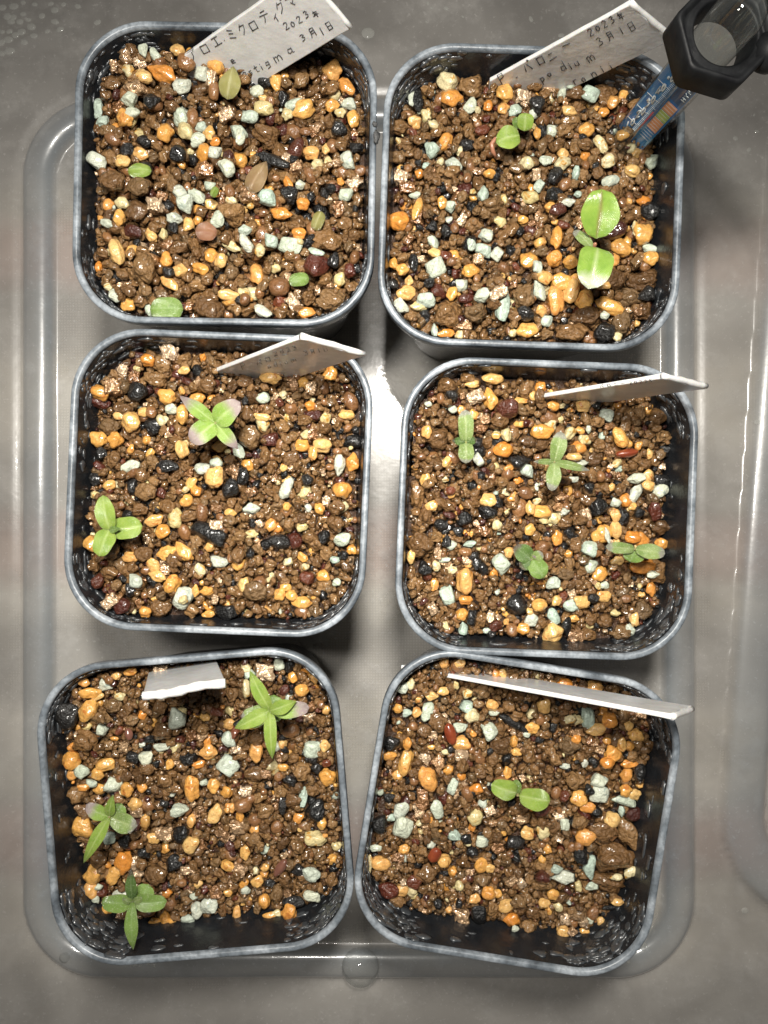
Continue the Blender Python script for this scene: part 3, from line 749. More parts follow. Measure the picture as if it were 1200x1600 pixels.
    for tok in sorted(txt.split(), key=lambda q: -float(q.split(',')[2]) * ('B' == q[0])):
        kd = tok[0]; px, py, L, Wd, an = [float(q) for q in tok[1:].split(',')]
        px, py, L, Wd = x0 + px / s, y0 + py / s, L / s, Wd / s
        z0 = np.mean(zc) + .1
        P = at(px, py, z0); x, y = P.x - ox, P.y - oy
        i, j = min(n - 1, max(0, cell(y))), min(n - 1, max(0, cell(x)))
        zz = TZ[i, j] + .05
        P = at(px, py, zz); x, y = P.x - ox, P.y - oy
        k = (CAMZ - zz) / CAMZ / PXC
        a, b = L * k / 2 * 1.10, Wd * k / 2 * 1.10
        i, j = min(n - 1, max(0, cell(y))), min(n - 1, max(0, cell(x)))
        if IN[i, j] > -b * .7:                      # pull back inside the wall
            f = 1 - (IN[i, j] + b * .7) / max(.1, math.hypot(x, y)); x *= f; y *= f
        an = math.radians(an)
        pl = place(x, y, a, b, an, 1, kd)
        if pl is None: continue
        hz = min(a, b) * rr.uniform(.75, .95)
        hs = H[pl[0]:pl[1], pl[2]:pl[3]][pl[5]]
        z = max(np.percentile(hs, 60) + hz * .35, TZ[i, j] - hz * .15)
        commit(x, y, a, b, hz, an, pl, z, kd, True)
    small(1400, FINE[key] * .92, True, .45, mixk)
    small(900, FINE[key] * .6, True, .5, [('k', .07), ('v', .12), ('r', .07), ('y', .015)])
    SURF[key] = (H, TZ, ox, oy, n, RES)
    # ---- objects
    t = thing('potting_soil', lab_ := SOILLAB[key], 'soil', (ox, oy, FLOOR + .1), 0, 'soil fillings of the six pots')
    dz = -(FLOOR + .1)
    # bed below the grains
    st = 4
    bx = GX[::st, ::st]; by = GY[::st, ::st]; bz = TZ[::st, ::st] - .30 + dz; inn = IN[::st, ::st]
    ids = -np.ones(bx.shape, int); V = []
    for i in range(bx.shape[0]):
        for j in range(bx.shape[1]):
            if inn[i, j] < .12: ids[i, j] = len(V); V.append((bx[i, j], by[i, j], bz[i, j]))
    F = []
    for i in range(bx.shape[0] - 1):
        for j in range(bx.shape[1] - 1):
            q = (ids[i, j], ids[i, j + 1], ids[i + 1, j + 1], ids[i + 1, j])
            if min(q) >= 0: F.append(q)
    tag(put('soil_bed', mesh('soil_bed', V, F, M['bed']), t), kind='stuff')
    rest = []
    by_kind = {}
    for it in items: by_kind.setdefault(it[0], []).append(it)
    for kd, L in by_kind.items():
        # what shows: size, and how near to the surface
        def key_(it):
            i, j = cell(it[2]), cell(it[1])
            return (it[8], it[4] * it[5] * (1 if it[3] + it[6] >= H[i, j] - .03 else .05))
        L.sort(key=key_, reverse=True)
        lim = 290
        vis = [it for it in L[:lim] if it[8] or (it[4] > .075 and it[3] + it[6] >= H[cell(it[2]), cell(it[1])] - .06)]
        vs = set(map(id, vis))
        rest += [it for it in L if id(it) not in vs]
        for it in vis:
            o = bpy.data.objects.new(PNAME[kd], HI[kd][rr.randrange(NV)])
            o.parent = t
            o.location = (it[1] * CM, it[2] * CM, (it[3] + dz) * CM)
            o.scale = (it[4], it[5], it[6])
            o.rotation_euler = (rr.uniform(-.2, .2), rr.uniform(-.2, .2), it[7] + (math.pi if rr.random() < .5 else 0))
            C.objects.link(o)
    VV, FF, MI = [], [], []
    kinds = 'Bboywkvr'; cnt = 0
    for kd, x, y, z, a, b, hz, an, big in rest:
        Vv, Ff = LO[kd][rr.randrange(6)]
        e1, e2, e3 = rr.uniform(-3, 3), rr.uniform(-.5, .5), rr.uniform(-3, 3)
        R = np.array(Matrix.Rotation(an, 3, 'Z') @ Matrix.Diagonal((a, b, hz)) @ Matrix.Rotation(e1, 3, 'X') @ Matrix.Rotation(e3, 3, 'Z'))
        pts = Vv @ R.T * .97 + np.array((x, y, z + dz))
        VV.append(pts); FF.append(Ff + cnt); cnt += len(Vv); MI.append(np.full(len(Ff), kinds.index(kd)))
    me = mesh_tris('fine_grains', np.concatenate(VV), np.concatenate(FF), [M[k] for k in kinds], np.concatenate(MI))
    tag(put('fine_grains', me, t), kind='stuff')
    return t
for key in POTS: build_soil(key)

def soil_z(key, X_, Y_):
    H, TZ, ox, oy, n, RES = SURF[key]
    i = int(round((Y_ - oy) / RES)) + n // 2; j = int(round((X_ - ox) / RES)) + n // 2
    i = min(n - 2, max(1, i)); j = min(n - 2, max(1, j))
    return float(H[i - 1:i + 2, j - 1:j + 2].mean())

# ------------------------------------------------------------------ leaves and seedlings
def leaf_mesh(B, T, width, shape, mat, fold=.12, arch=.06, thick=.03, up=None):
    ax = T - B; L = ax.length
    up = up or Vector((0, 0, 1))
    side = ax.cross(up)
    if side.length < 1e-4: side = Vector((1, 0, 0))
    side.normalize(); nrm = side.cross(ax).normalized()
    n, mm = 16, 8
    V, AL, AC, F = [], [], [], []
    ph = random.uniform(0, 6)
    for sgn in (1, -1):
        for i in range(n + 1):
            t = i / n
            if shape == 'lance': wv = math.sin(math.pi * min(1, t * .96 + .04) ** .85) ** .85 if t < 1 else 0
            elif shape == 'oval': wv = math.sqrt(max(0, 1 - (2 * t - 1) ** 2)) ** .9
            elif shape == 'egg': wv = math.sqrt(max(0, 1 - (2 * t ** .85 - 1) ** 2))
            elif shape == 'drop': wv = math.sin(math.pi * t ** .72) ** .8 if 0 < t < 1 else 0
            wv = max(wv, .0 if t in (0, 1) else .05)
            for j in range(mm + 1):
                v = -1 + 2 * j / mm
                ww = width / 2 * wv
                P = B + ax * t + side * (v * ww * (1 + .05 * math.sin(9 * t + ph)))
                P = P + nrm * (fold * abs(v) ** 1.5 * ww * 2 + arch * L * math.sin(math.pi * t) - arch * .8 * L * t * t + .012 * math.sin(7 * t + 3 * v + ph) * width * wv)
                P = P + nrm * (sgn * thick * (1 - v * v) * (wv ** .5))
                V.append(P); AL.append(t); AC.append(v)
    o2 = (n + 1) * (mm + 1)
    for i in range(n):
        for j in range(mm):
            a = i * (mm + 1) + j
            F.append((a, a + 1, a + mm + 2, a + mm + 1))
            F.append((o2 + a, o2 + a + mm + 1, o2 + a + mm + 2, o2 + a + 1))
    return V, F, AL, AC
def add_leaf(parent, org, B, T, width, shape, mat, name='leaf', label=None, **kw):
    V, F, AL, AC = leaf_mesh(B, T, width, shape, mat, **kw)
    me = mesh(name, [v - org for v in V], F, M[mat])
    for nm, arr in (('along', AL), ('across', AC)):
        at_ = me.attributes.new(nm, 'FLOAT', 'POINT'); at_.data.foreach_set('value', np.array(arr, dtype=np.float32))
    o = put(name, me, parent)
    if label: o['label'] = label
    return o
def seedling(key, label, base_px, centre, leaves, stem_r=.045, group=None, stem='stem'):
    """centre: px,py,z of the growing point; leaves: px,py,dz tip, width px, shape, material"""
    zc_ = centre[2]; P = at(*centre)
    if base_px is None: g = Vector((P.x, P.y))
    else: g = at(base_px[0], base_px[1], -.8)
    gz = soil_z(key, g.x, g.y)
    base = Vector((g.x, g.y, gz - .12))
    t = thing('seedling', label, 'seedling', base, 0, group)
    mid = base.lerp(P, .5) + Vector((random.uniform(-.03, .03), random.uniform(-.03, .03), 0))
    V, F = tube([base, mid, P - Vector((0, 0, .02)), P + Vector((0, 0, .04))], [stem_r * 1.2, stem_r, stem_r * .9, stem_r * .4], 10)
    put('stem', mesh('stem', [Vector(v) - base for v in V], F, M[stem]), t)
    for L in leaves:
        tx, ty, dzz, wpx, shape, mat = L[:6]
        T = at(tx, ty, zc_ + dzz); off = L[6] if len(L) > 6 else 0
        Bq = P + Vector((0, 0, off))
        if len(L) > 7: Bq = at(L[7][0], L[7][1], zc_ + off)
        kz = (CAMZ - zc_) / CAMZ / PXC
        add_leaf(t, base, Bq, T, wpx * kz, shape, mat, thick=.022 if wpx < 30 else .035)
    return t
seedling('TR', 'largest seedling with two broad glossy green leaves over orange pebbles', (908, 452), (930, 381, .85),
         [(941, 295, .30, 58, 'oval', 'leaf_big', .03, (931, 373)), (920, 450, .22, 57, 'egg', 'leaf_big2', 0, (934, 387)),
          (896, 360, -.1, 17, 'oval', 'leaf_grey', -.05, (926, 388))], .055, stem='pink_stem')
seedling('TR', 'small two leaved sprout with a bent pink root, in the top right pot', (800, 232), (808, 206, -.25),
         [(775, 222, .02, 36, 'egg', 'leaf', 0, (812, 212)), (822, 176, .12, 26, 'oval', 'leaf', 0.02, (819, 205)), (803, 184, .1, 16, 'oval', 'leaf_dull', 0, (812, 200))], .05)
seedling('ML', 'four leaved seedling with purple tinted tips behind the middle of the pot', (330, 672), (337, 661, .55),
         [(280, 618, .15, 23, 'lance', 'leaf_purple'), (374, 628, .22, 37, 'egg', 'leaf_purple'), (297, 690, .1, 37, 'egg', 'leaf_purple'),
          (372, 702, -.02, 24, 'lance', 'leaf_purple'), (355, 672, -.2, 34, 'oval', 'leaf_dull', -.25, (322, 655))])
seedling('ML', 'seedling with three plump oval leaves at the left wall of its pot', (180, 828), (172, 828, .25),
         [(160, 774, .15, 31, 'egg', 'leaf'), (154, 869, .15, 33, 'egg', 'leaf'), (222, 822, -.12, 36, 'oval', 'leaf', -.1), (188, 826, .15, 11, 'lance', 'leaf_dull', .05)])
seedling('MR', 'upright seedling of two pale leaves and two dark stubs, nearest the left rim', (732, 705), (728, 691, .1),
         [(727, 640, .15, 25, 'oval', 'leaf_grey'), (728, 724, .02, 25, 'egg', 'leaf_grey'), (706, 688, 0, 14, 'lance', 'leaf_dark'), (746, 686, 0, 14, 'lance', 'leaf_dark')])
seedling('MR', 'cross shaped seedling with four narrow leaves right of the pot centre', (862, 728), (866, 722, .2),
         [(877, 674, .12, 25, 'oval', 'leaf_grey'), (862, 767, .08, 23, 'oval', 'leaf_grey'), (834, 721, .05, 10, 'lance', 'leaf_grey'), (922, 735, .12, 14, 'lance', 'leaf_grey')])
seedling('MR', 'small crumpled brownish green seedling below the centre of its pot', (832, 880), (831, 874, -.15),
         [(804, 854, .08, 28, 'egg', 'leaf_dark'), (850, 903, .05, 30, 'egg', 'leaf_dull'), (812, 886, .05, 22, 'oval', 'leaf_dark'), (848, 864, .08, 18, 'oval', 'leaf_grey'), (836, 868, .1, 10, 'lance', 'leaf_purple')])
seedling('MR', 'flat seedling with two pale horizontal leaves over a darker round one', (990, 862), (992, 858, .05),
         [(947, 854, .1, 18, 'oval', 'leaf_grey'), (1040, 865, .1, 23, 'oval', 'leaf_grey'), (984, 878, -.1, 34, 'oval', 'leaf_dull', -.1, (992, 856))])
seedling('BL', 'star shaped seedling of long bright leaves right of the grey label', (420, 1106), (422, 1109, .75),
         [(390, 1049, .2, 24, 'lance', 'leaf'), (366, 1139, .1, 25, 'lance', 'leaf'), (425, 1187, .08, 21, 'lance', 'leaf'), (463, 1096, .22, 23, 'lance', 'leaf', .08),
          (483, 1106, .02, 28, 'oval', 'leaf_purple', -.05), (378, 1128, -.05, 34, 'oval', 'leaf_grey', -.05), (428, 1086, -.35, 42, 'oval', 'leaf_dull', -.35, (424, 1128))])
seedling('BL', 'seedling with one long drooping leaf and grey purple leaves, by the left wall', (172, 1290), (171, 1276, .35),
         [(176, 1243, .25, 17, 'lance', 'leaf'), (134, 1258, .1, 25, 'oval', 'leaf_purple'), (129, 1350, .1, 20, 'lance', 'leaf'), (213, 1292, .05, 32, 'oval', 'leaf_grey', -.05),
          (190, 1256, -.25, 30, 'oval', 'leaf_dull', -.25, (178, 1284))])
seedling('BL', 'seedling with dark cross of leaves in the lower left corner of its pot', (212, 1398), (208, 1408, .25),
         [(204, 1357, .2, 18, 'lance', 'leaf_dark'), (158, 1411, .1, 29, 'oval', 'leaf_dull'), (260, 1409, .1, 29, 'oval', 'leaf_dull'), (207, 1486, .15, 21, 'lance', 'leaf_dull', .05),
          (232, 1382, -.2, 36, 'oval', 'leaf_dull', -.15, (218, 1412)), (190, 1404, .1, 12, 'lance', 'leaf_grey', .03), (226, 1402, .1, 12, 'lance', 'leaf_grey', .03)])
seedling('BR', 'seedling with two round bright green leaves, alone at the pot centre', (810, 1240), (809, 1243, -.15),
         [(768, 1226, .1, 32, 'oval', 'leaf', 0, (808, 1238)), (860, 1252, .1, 35, 'oval', 'leaf', 0, (811, 1242)), (806, 1218, -.1, 15, 'oval', 'leaf_dull', -.1)])
# bent pinkish root beside the small sprout
P = [at(776, 247, -.62), at(770, 236, -.45), at(768, 225, -.42), at(774, 217, -.42), at(784, 214, -.4)]
V, F = tube(P, [.03, .055, .06, .055, .03], 10)
o = put('sprout_root', mesh('sprout_root', V, F, M['pink_stem']))
tag(o, 'bent pinkish brown root loop curling left of the small sprout', 'root')

# flat seed leaves and seeds lying on the soil
def lying(key, name, label, cat, px, py, L, W, an, shape, mat, thick=.09, lift=.07, group=None):
    a = math.radians(an)
    c, s = math.cos(a) * L / 2, math.sin(a) * L / 2
    q = at(px, py, -.7); Hh, TZ_, ox, oy, n_, RES_ = SURF[key]
    i = int(round((q.y - oy) / RES_)) + n_ // 2; j = int(round((q.x - ox) / RES_)) + n_ // 2; kk = max(2, int(L / PXC * .38 / RES_))
    z = float(np.percentile(Hh[max(0, i - kk):i + kk + 1, max(0, j - kk):j + kk + 1], 88)) + lift
    B, T = at(px - c, py + s, z), at(px + c, py - s, z + .05)
    org = at(px, py, z)
    V, F, AL, AC = leaf_mesh(B, T, W * (CAMZ - z) / CAMZ / PXC, shape, mat, fold=.02, arch=.03, thick=thick)
    me = mesh(name, [v - org for v in V], F, M[mat])
    for nm, arr in (('along', AL), ('across', AC)):
        at_ = me.attributes.new(nm, 'FLOAT', 'POINT'); at_.data.foreach_set('value', np.array(arr, dtype=np.float32))
    return tag(put(name, me, None, org), label, cat, group)
g = 'flat seed leaves lying on the soil of the top left pot'
for a in [(218, 267, 37, 23, 2, 'oval', 'leaf', 'bright green oval seed leaf near the left wall of the top left pot'),
          (335, 300, 18, 13, 65, 'oval', 'leaf', 'tiniest green seed leaf, beside a white chip at the pot centre'),
          (360, 129, 54, 34, 80, 'drop', 'leaf_olive', 'pale olive pointed seed leaf standing below the written label'),
          (403, 276, 56, 32, 62, 'drop', 'leaf_brown', 'brownish pointed seed leaf right of the centre of the top left pot'),
          (467, 437, 33, 22, 8, 'oval', 'leaf_dull', 'dull green oval seed leaf near the lower right of the top left pot'),
          (260, 483, 52, 38, 0, 'oval', 'leaf_dull', 'biggest round green seed leaf, with a dark tip, at the bottom rim'),
          (322, 362, 34, 29, -20, 'oval', 'leaf_pink', 'round reddish brown seed leaf below the centre of the top left pot'),
          (497, 345, 32, 20, 70, 'oval', 'leaf_olive', 'small olive seed leaf near the right wall of the top left pot')]:
    lying('TL', 'seed_leaf', a[7], 'seed leaf', *a[:7], group=g)
lying('TL', 'leaf_scrap', 'small black shrivelled scrap on the biggest round seed leaf', 'leaf scrap', 279, 480, 18, 9, 30, 'lance', 'leaf_dark', thick=.03, lift=.2)
for key, px, py, L, W, an, mt, lab in [
        ('MR', 980, 708, 37, 13, 8, 'seedmat', 'slender dark red seed husk near the right wall of the pot'),
        ('BR', 704, 1147, 36, 17, -75, 'seedmat', 'dark red split seed husk standing in the upper left of the pot'),
        ('BR', 679, 1336, 24, 19, 60, 'seedmat', 'plump round red brown seed in the lower left of the pot'),
        ('BL', 438, 1356, 32, 14, 55, 'seedbrown', 'slim purplish brown seed in the lower right of the pot'),
        ('BL', 201, 1147, 20, 13, -80, 'seedbrown', 'small purplish brown seed above two white chips')]:
    lying(key, 'seed', lab, 'seed', px, py, L, W, an, 'oval', mt, thick=.09, lift=.06)

# ------------------------------------------------------------------ plant labels
GL = {
 'ア': [[(.05, .1), (.9, .1), (.6, .42)], [(.5, .3), (.45, .7), (.2, 1)]],
 'ロ': [[(.15, .2), (.15, .9)], [(.15, .2), (.85, .2), (.85, .9)], [(.15, .85), (.85, .85)]],
 'エ': [[(.15, .15), (.85, .15)], [(.5, .15), (.5, .85)], [(.05, .85), (.95, .85)]],
 'ミ': [[(.2, .1), (.75, .28)], [(.2, .42), (.7, .58)], [(.15, .75), (.8, .98)]],
 'ク': [[(.4, .0), (.1, .5)], [(.35, .2), (.85, .2), (.7, .65), (.3, 1)]],
 'グ': [[(.4, .0), (.1, .5)], [(.35, .2), (.85, .2), (.7, .65), (.3, 1)], [(.85, -.1), (.93, .05)], [(1, -.15), (1.08, 0)]],
 'ス': [[(.1, .15), (.8, .15), (.5, .6), (.05, .95)], [(.5, .55), (.95, .95)]],
 'テ': [[(.25, .1), (.75, .1)], [(.05, .4), (.95, .4)], [(.5, .4), (.45, .75), (.25, 1)]],
 'ィ': [[(.75, .35), (.25, .7)], [(.52, .55), (.52, 1)]],
 'マ': [[(.05, .15), (.95, .15), (.5, .65)], [(.35, .5), (.7, .9)]],
 'バ': [[(.35, .3), (.1, .9)], [(.6, .3), (.9, .9)], [(.75, .0), (.82, .15)], [(.92, -.05), (1, .1)]],
 'ニ': [[(.2, .25), (.8, .25)], [(.05, .8), (.95, .8)]],
 'ー': [[(.05, .5), (.95, .5)]], '・': [[(.45, .5), (.55, .55)]], '.': [[(.4, .9), (.5, .95)]],
 '年': [[(.3, 0), (.1, .3)], [(.25, .2), (.85, .2)], [(.25, .2), (.25, .6)], [(.25, .42), (.8, .42)], [(.0, .63), (1, .63)], [(.55, .2), (.55, 1)]],
 '月': [[(.25, .05), (.25, .7), (.1, 1)], [(.25, .05), (.8, .05), (.8, .95)], [(.25, .35), (.8, .35)], [(.25, .62), (.8, .62)]],
 '日': [[(.15, .05), (.15, .95)], [(.15, .05), (.85, .05), (.85, .95)], [(.15, .5), (.85, .5)], [(.15, .95), (.85, .95)]],
 '0': [[(.5, 0), (.15, .3), (.15, .7), (.5, 1), (.85, .7), (.85, .3), (.5, 0)]],
 '1': [[(.5, 0), (.5, 1)]],
 '2': [[(.15, .2), (.4, 0), (.8, .1), (.8, .35), (.1, 1), (.9, 1)]],
 '3': [[(.15, .1), (.6, 0), (.8, .25), (.4, .45), (.85, .65), (.7, .95), (.1, 1)]],
 '4': [[(.65, 1), (.65, 0), (.05, .7), (.95, .7)]],
 'A': [[(0, 1), (.5, 0), (1, 1)], [(.2, .65), (.8, .65)]], 'P': [[(.2, 1), (.2, 0), (.75, .05), (.8, .35), (.2, .5)]],
 'C': [[(.9, .15), (.5, 0), (.1, .4), (.3, .95), (.9, .9)]],
 'l': [[(.5, 0), (.5, 1)]], 'o': [[(.5, .4), (.15, .6), (.3, 1), (.75, .95), (.8, .55), (.5, .4)]],
 'e': [[(.2, .7), (.8, .65), (.6, .4), (.2, .5), (.2, .9), (.8, 1)]], 'c': [[(.8, .45), (.3, .45), (.15, .8), (.4, 1), (.85, .95)]],
 'r': [[(.25, .4), (.25, 1)], [(.25, .6), (.5, .4), (.8, .45)]], 's': [[(.8, .42), (.3, .45), (.3, .65), (.75, .75), (.65, 1), (.15, .97)]],
 't': [[(.5, .1), (.5, .95), (.8, 1)], [(.2, .4), (.8, .4)]], 'i': [[(.5, .45), (.5, 1)], [(.5, .2), (.52, .25)]],
 'g': [[(.8, .45), (.3, .45), (.2, .8), (.75, .8)], [(.8, .4), (.78, 1.2), (.2, 1.3)]], 'y': [[(.15, .4), (.45, .9)], [(.85, .4), (.3, 1.3)]],
 'm': [[(.05, .4), (.05, 1)], [(.05, .55), (.35, .4), (.45, .6), (.45, 1)], [(.45, .55), (.8, .4), (.92, .6), (.92, 1)]],
 'a': [[(.8, .45), (.3, .45), (.15, .8), (.4, 1), (.75, .8)], [(.8, .4), (.8, .95), (1, 1)]],
 'p': [[(.2, .4), (.2, 1.35)], [(.2, .5), (.7, .4), (.8, .8), (.25, .95)]], 'd': [[(.8, 0), (.8, 1)], [(.8, .5), (.3, .45), (.15, .8), (.4, 1), (.8, .85)]],
 'u': [[(.15, .4), (.2, .9), (.6, 1), (.8, .8)], [(.82, .4), (.85, 1)]], 'n': [[(.15, .4), (.15, 1)], [(.15, .6), (.5, .4), (.8, .6), (.8, 1)]],
 'b': [[(.2, 0), (.2, 1)], [(.2, .55), (.7, .5), (.8, .85), (.25, 1)]], '-': [[(.2, .5), (.8, .5)]],
 'H': [[(.1, 0), (.1, 1)], [(.9, 0), (.9, 1)], [(.1, .5), (.9, .5)]], 'Y': [[(0, 0), (.5, .5), (1, 0)], [(.5, .5), (.5, 1)]],
 'E': [[(.9, 0), (.1, 0), (.1, 1), (.9, 1)], [(.1, .5), (.8, .5)]], 'R': [[(.2, 1), (.2, 0), (.75, .05), (.8, .35), (.2, .5), (.9, 1)]],
 '°': [[(.5, .0), (.3, .12), (.5, .25), (.7, .12), (.5, 0)]],
}
def plane_hit(px, py, O, n):
    d = at(px, py, 0) - Vector((0, 0, CAMZ)); c = Vector((0, 0, CAMZ))
    t = (O - c).dot(n) / d.dot(n)
    return c + d * t
def writing(chars, O, n, rd, upd, size, r, org, off=.012):
    """chars: list of (glyph, px, py [,size]); strokes laid on the plane as thin raised marks"""
    V, F = [], []
    rj = random.Random(3)
    for ch in chars:
        g_, px, py = ch[:3]; s = ch[3] if len(ch) > 3 else size
        for st in GL[g_]:
            path = []
            for i, (gx, gy) in enumerate(st):
                gx = (gx - .5) * .75 + rj.uniform(-.04, .04); gy = gy - .5 + rj.uniform(-.04, .04)
                qx = px + (rd[0] * gx - upd[0] * gy) * s; qy = py + (rd[1] * gx - upd[1] * gy) * s
                path.append(plane_hit(qx, qy, O, n) + n * (off if off > .015 else r * .5) - org)
            # subdivide
            v, f = tube(path, [r * rj.uniform(.75, 1.15) for _ in path], 5)
            b = len(V); V += v; F += [tuple(i + b for i in q) for q in f]
    return V, F
def plant_label(key, P1, P2, T, label, ext=1.0, thick=.11, text=None, chamfer=True, warp=.0, name='plant_label'):
    """P1 upper corner, P2 lower corner of the free end, T where the upper edge enters the soil (px, py, z)"""
    P1, P2, T = at(*P1), at(*P2), at(*T)
    a = (T - P1); L = a.length; a.normalize()
    b = P2 - P1; b = (b - a * b.dot(a)) ; Wd = b.length; b.normalize()
    n = a.cross(b).normalized()
    if n.dot(Vector((0, 0, CAMZ)) - P1) < 0: n = -n
    L2 = L + ext
    # outline in (u along a, v along b)
    if chamfer: outl = [(0, 0), (L, 0), (L + .55, .55), (L + .55, Wd - .4), (L + .1, Wd), (0, Wd)]
    else: outl = [(0, 0), (L2, 0), (L2, Wd), (0, Wd)]
    # densify the free end a little ragged
    rj = random.Random(int(P1.x * 100))
    pts = []
    for i, (u, v) in enumerate(outl):
        u2, v2 = outl[(i + 1) % len(outl)]
        K = max(2, int(math.hypot(u2 - u, v2 - v) / .25))
        for k in range(K):
            t = k / K
            pts.append((u + (u2 - u) * t + rj.uniform(-.006, .006), v + (v2 - v) * t + rj.uniform(-.006, .006)))
    base = T.copy()
    V = []
    for s in (1, -1):
        for u, v in pts:
            tk = thick * (1 + .25 * math.exp(-u * 6))
            V.append(P1 + a * u + b * v + n * (s * tk / 2 + warp * math.sin(u * .9)) - base)
    k = len(pts)
    F = [tuple(range(k)), tuple(range(2 * k - 1, k - 1, -1))] + [(i, k + i, k + (i + 1) % k, (i + 1) % k) for i in range(k)]
    t = thing(name, label, 'plant label', base, 0, 'white plastic plant labels')
    o = put('label_plate', mesh('label_plate', V, F, M['label'], smooth=False), t); bevel(o, .028, 3)
    # swollen broken edge at the free end
    E = [P1 + b * (Wd * q) - a * .0 - base + n * rj.uniform(-.01, .01) for q in np.linspace(.0, 1, 9)]
    v, f = tube(E, [thick * .62 * rj.uniform(.9, 1.2) for _ in E], 10)
    put('snapped_edge', mesh('snapped_edge', v, f, M['label']), t)
    if text:
        chars, rd, upd, size = text
        Of = P1 + n * thick / 2
        v, f = writing(chars, Of, n, rd, upd, size, .0115 if size > 13 else .009, base)
        put('handwriting', mesh('handwriting', v, f, M['ink' if size > 13 else 'ink_faint']), t)
    return t
def zc2(lst, x0, y0, s): return [(c, x0 + x / s, y0 + y / s) + tuple(q / s for q in r) for c, x, y, *r in lst]
t1 = zc2([('ア', 228, 312), ('ロ', 298, 285), ('エ', 365, 240), ('・', 412, 232), ('ミ', 455, 195), ('ク', 520, 170), ('ロ', 583, 148), ('テ', 648, 92), ('ィ', 712, 92), ('グ', 742, 40), ('マ', 806, 8),
          ('2', 775, 150, 40), ('0', 815, 140, 34), ('2', 853, 112, 40), ('3', 893, 82, 40), ('年', 950, 80, 46),
          ('3', 873, 218, 40), ('月', 930, 188, 56), ('1', 985, 182, 46), ('日', 1028, 150, 50),
          ('A', 300, 405, 50), ('l', 345, 380, 50), ('o', 400, 378, 40), ('e', 460, 350, 44), ('o', 528, 425, 40), ('s', 565, 418, 40), ('t', 598, 400, 50), ('i', 628, 388, 50), ('g', 662, 365, 46),
          ('m', 722, 330, 62), ('a', 795, 288, 52)], 240, 0, 3.75)
plant_label('TL', (472, -45, 2.2), (542, 46, .9), (278, 92, -.5), 'plant label with dark handwriting leaning over the top left pot', text=(t1, (.85, -.5), (-.5, -.85), 19), ext=.3)
t2 = zc2([('P', 168, 462), ('・', 252, 450), ('バ', 312, 388), ('ロ', 390, 350), ('ニ', 455, 326), ('ー', 540, 260),
          ('2', 685, 185, 42), ('0', 726, 165, 36), ('2', 766, 137, 42), ('3', 810, 112, 40), ('年', 862, 92, 46), ('3', 738, 240, 46), ('月', 797, 208, 56), ('1', 865, 178, 44), ('日', 925, 152, 56),
          ('p', 400, 455, 44), ('o', 440, 430, 40), ('d', 520, 388, 54), ('i', 562, 380, 50), ('u', 600, 365, 44), ('m', 680, 330, 62),
          ('r', 590, 470, 46), ('o', 640, 458, 40), ('n', 700, 425, 48), ('i', 750, 400, 50), ('i', 798, 382, 50)], 740, 0, 3.75)
plant_label('TR', (985, 3, 2.2), (1040, 64, .9), (765, 124, -.8), 'plant label with dark handwriting beside the thermometer', text=(t2, (.85, -.5), (-.5, -.85), 18), ext=.3)
t3 = [('P', 380, 572, 12), ('・', 392, 568, 12), ('バ', 404, 566, 12), ('ロ', 418, 561, 12), ('ニ', 431, 558, 12), ('ー', 444, 554, 12), ('2', 430, 552, 9), ('0', 440, 549, 9), ('2', 450, 546, 9), ('3', 460, 543, 9),
      ('3', 478, 551, 9), ('月', 488, 549, 10), ('1', 498, 547, 9), ('日', 508, 545, 10), ('o', 420, 572, 9), ('d', 430, 569, 10), ('i', 438, 567, 10), ('u', 446, 565, 9), ('m', 458, 561, 11)]
plant_label('ML', (470, 525, 2.3), (568, 553, 1.2), (336, 578, -.8), 'plant label seen from above in the left middle pot, faint writing underneath', text=(t3, (.95, -.2), (-.3, -.7), 12), ext=1.2, chamfer=False)
t4 = [(c, 940 + i * 11, 603 - i * 1.5, 8) for i, c in enumerate('バロニー')] + [(c, 985 + i * 8, 598 - i, 7) for i, c in enumerate('2023年')]
plant_label('MR', (1035, 587, 2.3), (1108, 603, 1.4), (829, 621, -.9), 'plant label seen almost edge on in the right middle pot', text=(t4, (.97, -.12), (-.3, -.6), 8), ext=1.4, chamfer=False)
plant_label('BR', (1050, 1120, 2.7), (1074, 1106, 1.4), (685, 1053, -.8), 'long plant label seen edge on as a white bar across the bottom right pot', ext=1.2, chamfer=False)
